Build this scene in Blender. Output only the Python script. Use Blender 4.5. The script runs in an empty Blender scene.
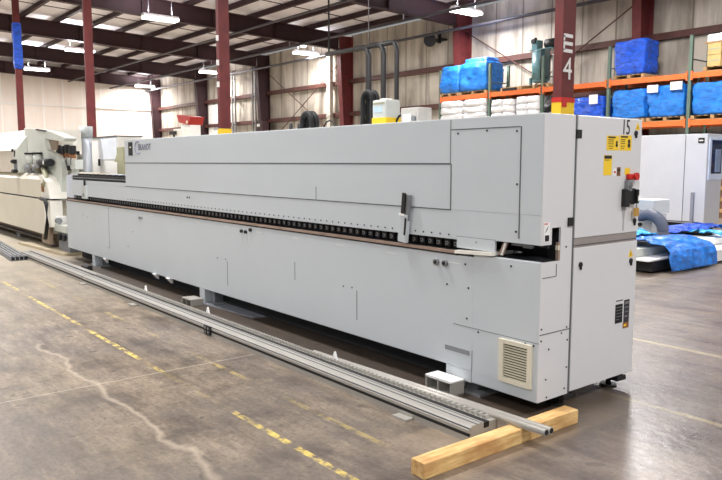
import bpy, bmesh, math, random
from mathutils import Vector, Matrix
random.seed(7)
S = bpy.context.scene; COL = S.collection
# ------------------------------------------------------------------ materials
class NX:
    """small helper to write node maths as expressions"""
    def __init__(s, nt): s.nt = nt
    def n(s, t, **k):
        a = s.nt.nodes.new(t)
        for q, v in k.items(): setattr(a, q, v)
        return a
    def m(s, op, a, b=None, c=None, clamp=False):
        x = s.n('ShaderNodeMath', operation=op); x.use_clamp = clamp
        for i, v in enumerate((a, b, c)):
            if v is None: continue
            if isinstance(v, (int, float)): x.inputs[i].default_value = v
            else: s.nt.links.new(v, x.inputs[i])
        return x.outputs[0]
    def mix(s, f, a, b):
        x = s.n('ShaderNodeMix', data_type='RGBA')
        for i, v in ((0, f), (6, a), (7, b)):
            if isinstance(v, (int, float)): x.inputs[i].default_value = v
            elif isinstance(v, (tuple, list)): x.inputs[i].default_value = (*v[:3], 1)
            else: s.nt.links.new(v, x.inputs[i])
        return x.outputs[2]
    def noise(s, vec, sc, det=4, rough=.55):
        x = s.n('ShaderNodeTexNoise'); x.inputs['Scale'].default_value = sc
        x.inputs['Detail'].default_value = det; x.inputs['Roughness'].default_value = rough
        if vec is not None: s.nt.links.new(vec, x.inputs['Vector'])
        return x.outputs['Fac']
    def ramp(s, f, lo, hi):
        x = s.n('ShaderNodeMapRange'); x.inputs[1].default_value = lo; x.inputs[2].default_value = hi
        s.nt.links.new(f, x.inputs[0]); return x.outputs[0]

def lin(c): return tuple(((v/255)/12.92 if v/255 < .04045 else ((v/255+.055)/1.055)**2.4) for v in c)
MATS = {}
def mat(name, rgb, rough=.5, metal=0., var=.08, vs=3., bump=0., emit=0., coat=0., spec=.5, alpha=1., streak=None):
    if name in MATS: return MATS[name]
    m = bpy.data.materials.new(name); m.use_nodes = True; nt = m.node_tree; x = NX(nt)
    b = nt.nodes['Principled BSDF']; c = lin(rgb)
    tc = x.n('ShaderNodeTexCoord').outputs['Object']
    if streak:
        mp = x.n('ShaderNodeMapping'); mp.inputs['Scale'].default_value = streak; nt.links.new(tc, mp.inputs[0]); tc = mp.outputs[0]
    f = x.noise(tc, vs, 5)
    col = x.mix(x.ramp(f, .3, .7), tuple(v*(1-var) for v in c), tuple(min(1, v*(1+var)) for v in c))
    nt.links.new(col, b.inputs['Base Color'])
    b.inputs['Roughness'].default_value = rough; b.inputs['Metallic'].default_value = metal
    b.inputs['Specular IOR Level'].default_value = spec
    if coat: b.inputs['Coat Weight'].default_value = coat
    if bump:
        bp = x.n('ShaderNodeBump'); bp.inputs['Strength'].default_value = bump; bp.inputs['Distance'].default_value = .02
        nt.links.new(x.noise(tc, vs*6, 3), bp.inputs['Height']); nt.links.new(bp.outputs[0], b.inputs['Normal'])
    if emit:
        b.inputs['Emission Color'].default_value = (1, .98, .95, 1); b.inputs['Emission Strength'].default_value = emit
    MATS[name] = m; return m

PAINT = mat('light grey enamel', (199, 206, 211), .42, var=.025, vs=1.2)
PAINT_E = mat('pale grey door enamel', (216, 217, 219), .4, var=.02, vs=1.5)
SEAM = mat('panel seam shadow gap', (92, 94, 98), .8)
BLACK = mat('black rubber', (22, 22, 24), .6)
DARK = mat('dark machine interior', (18, 20, 24), .7)
STEEL = mat('dull steel', (140, 142, 145), .4, .6, var=.12, vs=12)
ALU = mat('extruded aluminium', (172, 169, 162), .45, .25, var=.07, vs=14, streak=(.3, 5, 5))
CAST = mat('grey cast iron', (135, 138, 142), .55, .2, var=.15, vs=8)
BROWN = mat('tan guide bar', (160, 138, 124), .5, .2, var=.2, vs=8)
RED = mat('dark red primer steel', (104, 38, 38), .6, var=.22, vs=5, bump=.1)
REDD = mat('maroon roof steel', (52, 26, 31), .62, var=.2, vs=4)
GIRT = mat('red brown girt steel', (86, 52, 46), .6, var=.3, vs=3)
YEL = mat('safety yellow', (246, 206, 40), .5, var=.05)
ORG = mat('rack orange', (234, 112, 50), .45, var=.1, vs=5)
GRN = mat('rack green', (92, 112, 100), .5, var=.12)
BLUE = mat('blue stretch wrap', (24, 122, 238), .34, var=.5, vs=5, bump=1., coat=.15, streak=(1, 1, 3))
BLUED = mat('deep blue stretch wrap', (16, 82, 206), .34, var=.5, vs=5, bump=1., coat=.15, streak=(1, 1, 3))
CYAN = mat('pale blue film', (60, 170, 226), .25, var=.3, vs=6, bump=.8)
WHITE = mat('white paint', (240, 240, 238), .5, var=.04)
SACK = mat('white paper sack', (226, 226, 228), .75, var=.14, vs=5, bump=.5)
WOOD = mat('pallet wood', (176, 140, 98), .8, var=.25, vs=8)
BEIGE = mat('warm beige enamel', (214, 208, 192), .45, var=.05, vs=1.5)
IVORY = mat('ivory white enamel', (238, 236, 226), .4, var=.03)
PALEG = mat('pale grey green enamel', (208, 212, 204), .45, var=.05)
OLIVE = mat('olive grey paint', (160, 160, 132), .6)
VENT = mat('cream plastic grille', (222, 216, 196), .5, var=.03)
TEAL = mat('teal machine paint', (96, 136, 142), .4, var=.15, vs=6)
CARD = mat('brown cardboard', (196, 168, 110), .8, var=.15, vs=5)
COPPER = mat('rusty brown metal', (150, 100, 64), .6, .3, var=.2, vs=10)
GLASS = mat('dark blue glass', (30, 52, 88), .08, var=.3, vs=2)
REDP = mat('bright red paint', (206, 40, 34), .4, var=.1)
LAMP = mat('lit lamp diffuser', (255, 252, 245), .5, emit=9)
GREYL = mat('dark ink', (48, 48, 54), .6)
VIOLET = mat('grey violet print', (140, 138, 170), .6)
DUST = mat('dull grey plate', (142, 146, 156), .5, .3, var=.15, vs=6)

def timber_mat():
    m = bpy.data.materials.new('pine timber'); m.use_nodes = True; nt = m.node_tree; x = NX(nt)
    b = nt.nodes['Principled BSDF']; tc = x.n('ShaderNodeTexCoord').outputs['Object']
    mp = x.n('ShaderNodeMapping'); mp.inputs['Scale'].default_value = (14, 1.4, 14); nt.links.new(tc, mp.inputs[0])
    g = x.noise(mp.outputs[0], 3, 6, .7); g2 = x.noise(tc, 3, 3)
    c = x.mix(x.ramp(g, .35, .65), lin((196, 148, 84)), lin((240, 208, 146)))
    c = x.mix(x.ramp(g2, .52, .75), c, lin((176, 122, 70)))
    nt.links.new(c, b.inputs['Base Color']); b.inputs['Roughness'].default_value = .7
    return m
TIMBER = timber_mat()

def wall_mat(name, base, dirt, seam, period, axis, seamcol, dirtamt):
    m = bpy.data.materials.new(name); m.use_nodes = True; nt = m.node_tree; x = NX(nt)
    b = nt.nodes['Principled BSDF']; tc = x.n('ShaderNodeTexCoord').outputs['Object']
    sp = x.n('ShaderNodeSeparateXYZ'); nt.links.new(tc, sp.inputs[0])
    a = sp.outputs[axis]
    fr = x.m('FRACT', x.m('DIVIDE', a, period))
    line = x.m('LESS_THAN', x.m('ABSOLUTE', x.m('SUBTRACT', fr, .5)), seam/period)
    mp = x.n('ShaderNodeMapping'); mp.inputs['Scale'].default_value = (1.6, 1.6, .22); nt.links.new(tc, mp.inputs[0])
    n1 = x.noise(mp.outputs[0], 1.2, 6, .6); n2 = x.noise(tc, .35, 4)
    c = x.mix(x.m('MULTIPLY', x.ramp(n1, .42, .72), dirtamt), lin(base), lin(dirt))
    c = x.mix(x.m('MULTIPLY', x.ramp(n2, .5, .75), dirtamt*.8), c, lin(dirt))
    c = x.mix(x.m('MULTIPLY', line, .8), c, lin(seamcol))
    nt.links.new(c, b.inputs['Base Color']); b.inputs['Roughness'].default_value = .75
    return m

def floor_mat():
    m = bpy.data.materials.new('worn polished concrete'); m.use_nodes = True; nt = m.node_tree; x = NX(nt); M = x.m
    b = nt.nodes['Principled BSDF']; tc = x.n('ShaderNodeTexCoord').outputs['Object']
    sp = x.n('ShaderNodeSeparateXYZ'); nt.links.new(tc, sp.inputs[0]); X, Y = sp.outputs[0], sp.outputs[1]
    band0 = lambda v, lo, hi, soft: M('MULTIPLY', x.ramp(v, lo-soft, lo+soft), x.ramp(v, hi+soft, hi-soft))
    big = x.noise(tc, .55, 5, .6); mid = x.noise(tc, 2.6, 10, .74); fine = x.noise(tc, 34, 4, .7)
    mp = x.n('ShaderNodeMapping'); mp.inputs['Scale'].default_value = (.6, 3.2, 1); mp.inputs['Rotation'].default_value = (0, 0, .5)
    nt.links.new(tc, mp.inputs[0]); st = x.noise(mp.outputs[0], 1.7, 7, .66)
    c = x.mix(x.ramp(mid, .36, .64), lin((70, 58, 47)), lin((150, 135, 115)))
    c = x.mix(M('MULTIPLY', x.ramp(big, .42, .62), .45), c, lin((132, 126, 122)))
    c = x.mix(M('MULTIPLY', x.ramp(st, .5, .72), .5), c, lin((172, 155, 130)))
    c = x.mix(M('MULTIPLY', x.ramp(st, .47, .3), .75), c, lin((70, 58, 47)))
    c = x.mix(M('MULTIPLY', x.ramp(fine, .48, .7), .55), c, lin((66, 56, 47)))
    mp2 = x.n('ShaderNodeMapping'); mp2.inputs['Scale'].default_value = (3, 26, 1); mp2.inputs['Rotation'].default_value = (0, 0, -.35); nt.links.new(tc, mp2.inputs[0])
    sc = x.noise(mp2.outputs[0], 1.0, 5, .7)
    c = x.mix(M('MULTIPLY', x.ramp(sc, .54, .72), M('MULTIPLY', x.ramp(mid, .4, .6), .5)), c, lin((190, 176, 152)))
    c = x.mix(M('MULTIPLY', x.ramp(sc, .44, .3), .4), c, lin((74, 62, 52)))
    spots = x.noise(tc, 6.5, 2); c = x.mix(M('MULTIPLY', x.ramp(spots, .66, .72), .6), c, lin((62, 52, 44)))
    dz = M('MULTIPLY', M('MULTIPLY', band0(X, -5.2, -2.6, .9), band0(Y, -.5, 3.0, .8)), x.ramp(big, .35, .6)); c = x.mix(M('MULTIPLY', dz, .45), c, lin((78, 65, 52)))
    wob = M('MULTIPLY', M('SUBTRACT', x.noise(tc, 1.8, 5), .5), .28)
    # paler strip of slab from the joint at X=-2.2 back to the machine, and tan zone further left
    def band(v, lo, hi, soft=.02):
        return M('MULTIPLY', x.ramp(v, lo-soft, lo+soft), x.ramp(v, hi+soft, hi-soft))
    strip = M('MULTIPLY', band(X, -2.8, -2.22, .02), band(Y, 2.5, 4.3, .3))
    c = x.mix(M('MULTIPLY', strip, .38), c, lin((182, 160, 130)))
    far = x.ramp(M('ADD', X, M('MULTIPLY', big, 3)), -5, -11)
    c = x.mix(M('MULTIPLY', far, .5), c, lin((214, 204, 182)))
    # saw-cut joints
    for v, at, w in ((X, M('ADD', -4.77, M('MULTIPLY', M('SUBTRACT', fine, .5), .02)), .008), (X, -12.2, .02), (Y, 6.5, .015), (X, 2.8, .012)):
        l = M('LESS_THAN', M('ABSOLUTE', M('SUBTRACT', v, at)), w)
        c = x.mix(M('MULTIPLY', l, .32), c, lin((206, 196, 176)))
    # meandering filled crack
    cy = M('ADD', M('ADD', 1.5, M('MULTIPLY', M('SUBTRACT', x.noise(tc, 1.3, 4), .5), .5)), 0)
    crack = M('MULTIPLY', x.ramp(M('ABSOLUTE', M('SUBTRACT', Y, cy)), .034, .0), band(X, -6.2, -2.9, .1))
    c = x.mix(M('MULTIPLY', crack, .42), c, lin((206, 190, 168)))
    # worn yellow paint lines
    wear = x.ramp(x.noise(tc, 9, 6, .7), .44, .56); wear2 = x.ramp(x.noise(tc, .9, 2), .44, .54)
    for v, at, w, u, lo, hi, dash in ((Y, 1.985, .021, X, -14, -2.45, 1), (Y, 2.37, .02, X, -9.5, -2.75, 2), (Y, 4.06, .024, X, -2.75, 4, 0),
                                (Y, 5.52, .028, X, -3.25, 3, 0), (Y, -1.2, .03, X, -14, 3, 0)):
        l = M('MULTIPLY', M('LESS_THAN', M('ABSOLUTE', M('SUBTRACT', v, at)), w), band(u, lo, hi, .02))
        l = M('MULTIPLY', l, wear if dash else M('MAXIMUM', wear, .7))
        if dash == 1: l = M('MULTIPLY', l, M('MAXIMUM', wear2, .12))
        if dash == 2: l = M('MULTIPLY', l, M('MULTIPLY', wear2, .35))
        c = x.mix(M('MULTIPLY', l, .85), c, lin((226, 200, 96)) if dash else lin((206, 190, 136)))
    # slab on the open right-hand side is smoother, greyer and shinier
    gl = x.ramp(M('ADD', X, M('MULTIPLY', Y, .35)), -2.6, -.6)
    c = x.mix(M('MULTIPLY', gl, .45), c, lin((108, 100, 102)))
    # shade under the machine, painted dark into the floor colour
    base_shade = M('MULTIPLY', band(Y, 3.08, 4.5, .1), band(X, -11.2, -2.3, .3)); c = x.mix(M('MULTIPLY', base_shade, M('ADD', .6, M('MULTIPLY', mid, .5), None, True)), c, lin((50, 41, 34)))
    nt.links.new(c, b.inputs['Base Color'])
    r = M('ADD', .26, M('MULTIPLY', mid, .35)); r = M('SUBTRACT', r, M('MULTIPLY', gl, .17)); r = M('ADD', r, M('MULTIPLY', fine, .1))
    nt.links.new(r, b.inputs['Roughness'])
    bp = x.n('ShaderNodeBump'); bp.inputs['Strength'].default_value = .6; bp.inputs['Distance'].default_value = .005
    nt.links.new(x.noise(tc, 14, 6), bp.inputs['Height']); nt.links.new(bp.outputs[0], b.inputs['Normal'])
    return m

# ------------------------------------------------------------------ mesh helpers
class MB:
    def __init__(s): s.bm = bmesh.new(); s.mats = []
    def mi(s, m):
        if m not in s.mats: s.mats.append(m)
        return s.mats.index(m)
    def _set(s, geom, m):
        i = s.mi(m)
        for f in geom: f.material_index = i
    def box(s, x0, x1, y0, y1, z0, z1, m, bev=0, rot=None):
        bm2 = bmesh.new(); bmesh.ops.create_cube(bm2, size=1)
        c = Vector(((x0+x1)/2, (y0+y1)/2, (z0+z1)/2))
        for v in bm2.verts: v.co = Vector((v.co.x*(x1-x0), v.co.y*(y1-y0), v.co.z*(z1-z0)))
        if bev: bmesh.ops.bevel(bm2, geom=bm2.edges[:], offset=bev, segments=2, affect='EDGES', profile=.6)
        if rot is not None: bmesh.ops.transform(bm2, matrix=rot, verts=bm2.verts)
        bmesh.ops.translate(bm2, vec=c, verts=bm2.verts)
        return s._merge(bm2, m, bool(bev))
    def _merge(s, bm2, m, smooth=False):
        i = s.mi(m)
        for f in bm2.faces: f.material_index = i; f.smooth = False
        me = bpy.data.meshes.new('t'); bm2.to_mesh(me); bm2.free(); s.bm.from_mesh(me); bpy.data.meshes.remove(me); return s
    def cyl(s, p, q, r, m, seg=16, r2=None, smooth=True):
        p, q = Vector(p), Vector(q); d = q-p; bm2 = bmesh.new()
        bmesh.ops.create_cone(bm2, cap_ends=True, segments=seg, radius1=r, radius2=r if r2 is None else r2, depth=d.length)
        bmesh.ops.transform(bm2, matrix=Matrix.Translation((p+q)/2) @ d.to_track_quat('Z', 'Y').to_matrix().to_4x4(), verts=bm2.verts)
        i = s.mi(m)
        for f in bm2.faces: f.material_index = i; f.smooth = len(f.verts) == 4
        me = bpy.data.meshes.new('t'); bm2.to_mesh(me); bm2.free(); s.bm.from_mesh(me); bpy.data.meshes.remove(me); return s
    def prism(s, pts, a0, a1, m, axis='Y'):
        """extrude polygon along an axis. axis Y: pts=(x,z); X: pts=(y,z); Z: pts=(x,y)"""
        bm2 = bmesh.new()
        def mk(p, a): return {'Y': (p[0], a, p[1]), 'X': (a, p[0], p[1]), 'Z': (p[0], p[1], a)}[axis]
        A = [bm2.verts.new(mk(p, a0)) for p in pts]; B = [bm2.verts.new(mk(p, a1)) for p in pts]
        bm2.faces.new(A); bm2.faces.new(B[::-1]); n = len(pts)
        for i in range(n): bm2.faces.new((A[i], B[i], B[(i+1) % n], A[(i+1) % n]))
        bmesh.ops.recalc_face_normals(bm2, faces=bm2.faces)
        return s._merge(bm2, m)
    def tube(s, pts, r, m, seg=10, ribs=0):
        pts = [Vector(p) for p in pts]; bm2 = bmesh.new(); rings = []
        up = Vector((0, 0, 1))
        for k, p in enumerate(pts):
            t = (pts[min(k+1, len(pts)-1)]-pts[max(k-1, 0)]).normalized()
            a = t.cross(up)
            if a.length < .05: a = t.cross(Vector((0, 1, 0)))
            a.normalize(); b_ = a.cross(t); rr = r*(1+(ribs if k % 2 else 0))
            rings.append([bm2.verts.new(p+(a*math.cos(w)+b_*math.sin(w))*rr) for w in [2*math.pi*j/seg for j in range(seg)]])
        for A, B in zip(rings, rings[1:]):
            for j in range(seg): bm2.faces.new((A[j], A[(j+1) % seg], B[(j+1) % seg], B[j]))
        bm2.faces.new(rings[0]); bm2.faces.new(rings[-1][::-1])
        bmesh.ops.recalc_face_normals(bm2, faces=bm2.faces)
        i = s.mi(m)
        for f in bm2.faces: f.material_index = i; f.smooth = len(f.verts) == 4
        me = bpy.data.meshes.new('t'); bm2.to_mesh(me); bm2.free(); s.bm.from_mesh(me); bpy.data.meshes.remove(me); return s
    def lump(s, x0, x1, y0, y1, z0, z1, m, amp=.06, seed=0, cuts=7, fr=2.2):
        """soft wrapped bundle with folds"""
        from mathutils import noise
        bm2 = bmesh.new(); bmesh.ops.create_cube(bm2, size=2)
        bmesh.ops.subdivide_edges(bm2, edges=bm2.edges[:], cuts=cuts, use_grid_fill=True)
        c = Vector(((x0+x1)/2, (y0+y1)/2, (z0+z1)/2)); h = Vector(((x1-x0)/2, (y1-y0)/2, (z1-z0)/2))
        for v in bm2.verts:
            q = v.co.copy(); n = q.normalized()
            e = sorted(abs(t) for t in q); rd = 1-.035*max(0, e[1]-.6)/.4-.04*max(0, e[0]-.6)/.4
            w = Vector((q.x*h.x*rd, q.y*h.y*rd, q.z*h.z*rd))
            f = noise.noise((w+c)*fr+Vector((seed*3.1, 0, 0)))+.6*(1-2*abs(noise.noise((w+c)*fr*2.3+Vector((0, seed, 0)))))+.25*noise.noise((w+c)*fr*6)
            if q.z < -.95: f = min(f, 0)*0
            v.co = w+Vector((n.x, n.y, n.z*.6))*amp*f
            v.co.z = max(v.co.z, -h.z)
            v.co += c
        i = s.mi(m)
        for f in bm2.faces: f.material_index = i; f.smooth = True
        me = bpy.data.meshes.new('t'); bm2.to_mesh(me); bm2.free(); s.bm.from_mesh(me); bpy.data.meshes.remove(me); return s
    def build(s, name, parent=None, loc=None):
        me = bpy.data.meshes.new(name)
        if loc is not None: bmesh.ops.translate(s.bm, vec=-Vector(loc), verts=s.bm.verts)
        s.bm.to_mesh(me); s.bm.free()
        for m in s.mats: me.materials.append(m)
        o = bpy.data.objects.new(name, me); COL.objects.link(o)
        if loc is not None: o.location = loc
        if parent is not None:
            o.parent = parent
            top = parent
            off = Vector(parent.location) if parent.parent is None else Vector(parent.location)
            # geometry is written in world coordinates: cancel the parents' offsets
            p = parent; tot = Vector((0, 0, 0))
            while p is not None: tot += Vector(p.location); p = p.parent
            o.location = Vector(o.location)-tot
        return o
def tag(o, label, cat, group=None, kind=None):
    o['label'] = label; o['category'] = cat
    if group: o['group'] = group
    if kind: o['kind'] = kind
    return o
def thing(name, label, cat, loc=(0, 0, 0), group=None):
    o = bpy.data.objects.new(name, None); COL.objects.link(o); o.location = loc
    o.empty_display_size = .2
    return tag(o, label, cat, group)
def struct(o): o['kind'] = 'structure'; return o
def text(name, s_, size, p, face, m, parent, sx=1., roll=0):
    c = bpy.data.curves.new(name, 'FONT'); c.body = s_; c.size = size; c.align_x = 'CENTER'; c.align_y = 'CENTER'; c.extrude = .001
    t = bpy.data.objects.new(name, c); COL.objects.link(t)
    dg = bpy.context.evaluated_depsgraph_get(); me = bpy.data.meshes.new_from_object(t.evaluated_get(dg))
    bpy.data.objects.remove(t); me.materials.clear(); me.materials.append(m)
    R = {'X': Matrix(((0, 0, 1), (1, 0, 0), (0, 1, 0))), '-Y': Matrix(((1, 0, 0), (0, 0, -1), (0, 1, 0)))}[face].to_4x4()
    me.transform(R @ Matrix.Rotation(roll, 4, 'Z') @ Matrix.Scale(sx, 4, (1, 0, 0)))
    o = bpy.data.objects.new(name, me); COL.objects.link(o); o.parent = parent
    tot = Vector((0, 0, 0)); q = parent
    while q is not None: tot += Vector(q.location); q = q.parent
    o.location = Vector(p)-tot
    return o
def dup(root, delta, label=None, group=None):
    r = root.copy(); COL.objects.link(r); r.location = Vector(root.location)+Vector(delta)
    if label: r['label'] = label
    if group: r['group'] = group
    for ch in list(root.children):
        c = ch.copy(); COL.objects.link(c); c.parent = r
        for g in list(ch.children):
            d = g.copy(); COL.objects.link(d); d.parent = c
    return r

# ------------------------------------------------------------------ the hall
WY = 21.3; EX = -50.4; X1 = 9.0; Y0 = -11.0
FR = [-50.05, -42.7, -35.0, -27.4, -19.8, -12.2, -4.6, 3.0]
def rz(y): return 6.72+.040*(WY-y)
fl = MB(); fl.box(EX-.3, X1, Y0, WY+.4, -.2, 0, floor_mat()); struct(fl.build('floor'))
WM = wall_mat('insulated wall panel cream', (206, 198, 185), (112, 100, 88), .03, 1.27, 0, (116, 106, 96), .9)
w = MB(); w.box(EX, X1, WY, WY+.2, 0, 7.5, WM); wr = struct(w.build('wall_right'))
for z in (2.2, 3.8, 5.33):
    g = MB(); g.box(EX, X1, WY-.2, WY, z-.1, z+.1, GIRT); g.build('girt', wr)
WE = wall_mat('white liner panel', (250, 240, 232), (226, 210, 200), .05, 1.27, 1, (255, 252, 248), .35)
w = MB(); w.box(EX-.2, EX, Y0, WY+.2, 0, 8.8, WE); we = struct(w.build('wall_back'))
g = MB(); g.box(EX, EX+.12, Y0, WY, 5.2, 5.26, WHITE); g.box(EX, EX+.1, Y0, WY, 2.0, 2.1, WHITE); g.build('girt', we)
# roof liner, purlins
CM = wall_mat('white roof liner', (250, 246, 252), (214, 206, 210), .02, 1.9, 0, (190, 184, 186), .3)
c = MB(); t0 = .98
c.prism([(Y0, rz(Y0)+t0), (WY+.2, rz(WY)+t0), (WY+.2, rz(WY)+t0+.1), (Y0, rz(Y0)+t0+.1)], EX-.2, X1, CM, 'X')
ce = struct(c.build('ceiling'))
y = WY-.7
while y > Y0:
    g = MB(); z = rz(y)+t0
    g.box(EX, X1, y-.035, y+.035, z-.235, z-.005, REDD); g.box(EX, X1, y-.1, y+.02, z-.235, z-.215, REDD)
    g.build('purlin', ce); y -= 1.5
# sag rods / bridging between the purlins, tying the roof together
for X in [q+s*2.5 for q in FR[:-2] for s in (1, 2)]:
    g = MB(); g.prism([(Y0, rz(Y0)+t0-.13), (WY, rz(WY)+t0-.13), (WY, rz(WY)+t0-.10), (Y0, rz(Y0)+t0-.10)], X-.02, X+.02, REDD, 'X'); g.build('bridging_bar', ce)
# rigid frames
FLAB = ['end frame against the far white end wall', 'frame with its wall column left of the yellow-footed column',
        'frame with its wall column right of the thin cable ladders', 'frame with its wall column just right of the pale downpipe',
        'frame with its wall column behind the leftmost blue rack load', 'frame with its wall column behind the lone blue rack load',
        'frame overhead in front of the machine', 'frame overhead behind the viewer']
for X, lb in zip(FR, FLAB):
    t = thing('steel_portal', 'maroon steel '+lb, 'portal', (X, WY, 0), 'portal frames of the hall')
    colx = MB(); cm = RED if X > -30 else REDD
    colx.prism([(WY-.35, 0), (WY-.02, 0), (WY-.02, rz(WY)+.7), (WY-.75, rz(WY)+.7)], X-.012, X+.012, cm, 'X')
    colx.prism([(WY-.37, 0), (WY-.34, 0), (WY-.76, rz(WY)+.1), (WY-.79, rz(WY)+.1)], X-.15, X+.15, cm, 'X')
    colx.box(X-.15, X+.15, WY-.03, WY-.0, 0, rz(WY)+.7, cm); colx.box(X-.18, X+.18, WY-.45, WY, 0, .03, cm)
    colx.build('wall_column', t)
    r = MB()
    r.prism([(Y0, rz(Y0)), (WY-.76, rz(WY-.76)), (WY-.76, rz(WY-.76)+.74), (Y0, rz(Y0)+.74)], X-.015, X+.015, REDD, 'X')
    for dz in (0, .71): r.prism([(Y0, rz(Y0)+dz), (WY-.76, rz(WY-.76)+dz), (WY-.76, rz(WY-.76)+dz+.03), (Y0, rz(Y0)+dz+.03)], X-.13, X+.13, REDD, 'X')
    for yy in range(int(Y0)+1, 20, 3): r.box(X-.12, X+.12, yy-.01, yy+.01, rz(yy)+.02, rz(yy)+.72, REDD)
    r.build('rafter', t)
# rod bracing on the long wall
for (a, b_), lb in ((((-19.8), (-12.2)), 'behind the compressor on the rack'), ((-35.0, -27.4), 'left of the pale downpipe')):
    t = thing('cross_brace', 'thin steel X bracing rods on the long wall '+lb, 'cross brace', ((a+b_)/2, WY, 2), None)
    for p, q in (((a, WY-.25, 6.6), (b_, WY-.25, 2.2)), ((a, WY-.3, 2.2), (b_, WY-.3, 6.6))):
        g = MB(); g.cyl(p, q, .022, GIRT, 8); g.build('rod', t)
# interior columns
def column(X, lab, blue=False, sign=False):
    t = thing('steel_column', lab, 'column', (X, 6.5, 0), 'interior columns'); zt = rz(6.5)
    m = MB(); m.box(X-.055, X+.055, 6.39, 6.61, 0, zt, RED, .006); m.box(X-.15, X+.15, 6.33, 6.67, 0, .02, RED)
    m.box(X-.12, X+.12, 6.35, 6.65, zt-.02, zt, RED); m.build('shaft', t)
    m = MB(); m.box(X-.062, X+.062, 6.383, 6.617, .02, 2.13, YEL, .004); m.build('column_guard', t)
    if blue:
        m = MB(); m.lump(X-.1, X+.1, 6.37, 6.63, 4.75, 6.35, BLUED, .03, 3); o = m.build('blue_wrap', t); o['label'] = 'blue plastic wrapped round the column'
    return t
t = column(-4.67, 'dark red steel column lettered E4 with yellow and red painted foot', sign=True)
m = MB(); m.box(-4.73, -4.604, 6.38, 6.62, 2.13, 2.18, REDP); m.box(-4.63, -4.600, 6.39, 6.47, 2.08, 2.14, REDP); m.build('red_tape', t)
XF = -4.614
m = MB()   # stencilled E: three bars and a broken stem
for z in (2.82, 2.74, 2.665): m.box(XF, XF+.002, 6.40, 6.56, z-.018, z+.018, WHITE)
m.box(XF, XF+.002, 6.40, 6.425, 2.765, 2.82, WHITE); m.box(XF, XF+.002, 6.40, 6.425, 2.665, 2.72, WHITE); m.build('letter', t)
text('number', '4', .33, (XF+.001, 6.485, 2.47), 'X', WHITE, t, 1.)
t = column(-12.3, 'red steel column with yellow foot rising behind the middle of the long machine')
m = MB()
for z in (2.9, 3.3, 3.75): m.box(-12.29, -12.25, 6.35, 6.40, z, z+.1, WHITE)
m.build('white_clip', t)
column(-19.95, 'red steel column standing behind the far end of the long machine')
column(-27.5, 'red steel column with blue plastic wrapped round its top, furthest left', blue=True)

# pipes along the roof
for (yy, z, r, lb) in ((17.8, 6.62, .05, 'grey roof pipe, middle one of three under the rafters'), (20.35, 6.58, .06, 'grey roof pipe nearest the long wall'), (15.0, 6.9, .045, 'thin roof pipe furthest from the long wall')):
    t = MB(); t.cyl((EX, yy, z), (X1, yy, z), r, mat('grey pipe', (74, 72, 80), .5, .2), 12)
    for X in FR[1:-1]: t.box(X-.02, X+.02, yy-.02, yy+.02, z, rz(yy)+.02, STEEL)
    tag(t.build('roof_pipe'), lb, 'pipe', 'pipes under the roof')

# lamps
def lamp(X, Y, lab, L=1.35, power=260, ax='Y'):
    t = thing('ceiling_lamp', lab, 'lamp', (X, Y, 6.8), 'hanging hall lamps')
    hx, hy = (.22, L/2) if ax == 'Y' else (L/2, .18)
    m = MB(); m.prism([(-.18, 0), (.18, 0), (.09, .10), (-.09, .10)], -L/2, L/2, WHITE, 'Y')
    zt = rz(Y)+.76
    for s in (-.4, .4): m.cyl((0, s*L/1.2, .09), (0, s*L/1.2, zt-6.8), .008, STEEL, 6)
    if ax == 'X': bmesh.ops.rotate(m.bm, verts=m.bm.verts, matrix=Matrix.Rotation(math.pi/2, 3, 'Z'))
    bmesh.ops.translate(m.bm, vec=(X, Y, 6.8), verts=m.bm.verts)
    m.build('housing', t)
    m = MB(); m.box(X-hx*.92, X+hx*.92, Y-hy*.96, Y+hy*.96, 6.71, 6.8, LAMP, .02); m.build('diffuser', t)
    l = bpy.data.lights.new('tube_light', 'AREA'); l.shape = 'RECTANGLE'; l.size = 2*hx; l.size_y = 2*hy; l.energy = power; l.color = (1, .975, .955)
    o = bpy.data.objects.new('tube_light', l); COL.objects.link(o); o.parent = t; o.location = (0, 0, -.10)
    l = bpy.data.lights.new('liner_fill', 'AREA'); l.shape = 'RECTANGLE'; l.size = .3; l.size_y = L*.8; l.energy = power*.22; l.color = (.97, .96, 1)  # added upward light that brightens the roof liner
    o = bpy.data.objects.new('liner_fill', l); COL.objects.link(o); o.parent = t; o.location = (0, 0, .16); o.rotation_euler = (math.pi, 0, 0)
    return t
P = 640
for X, Y, lb, ax in ((-25.7, 11.04, 'bright hanging strip lamp at upper left, the largest of the left four', 'Y'), (-35.3, 11.1, 'hanging strip lamp left of the second column from the left', 'Y'),
                 (-44.0, 11.38, 'small hanging strip lamp furthest left, beside the blue-wrapped column', 'Y'), (-49.0, 19.75, 'dim small hanging lamp in the far corner of the hall', 'Y'),
                 (-39.0, 19.75, 'hanging strip lamp just left of the yellow-footed column', 'Y'), (-29.35, 20.0, 'hanging strip lamp above the pale downpipe', 'Y'),
                 (-17.8, 18.98, 'very bright round-looking lamp left of the E4 column, over the blue load', 'Y')):
    lamp(X, Y, lb, power=P, ax=ax)
OFF = 'hanging strip lamp overhead, outside the view'
for X, Y in ((-9.5, 16.2), (-16, 11.1), (-6.5, 11.1), (3, 11.1), (-44, 2.5), (-35, 2.5), (-25.5, 2.5), (-16, 2.5), (-6.5, 2.5), (3, 2.5), (-16, -5.5), (-6.5, -5.5), (3, -5.5), (3, 19.6)):
    lamp(X, Y, OFF, power=P)
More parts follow.
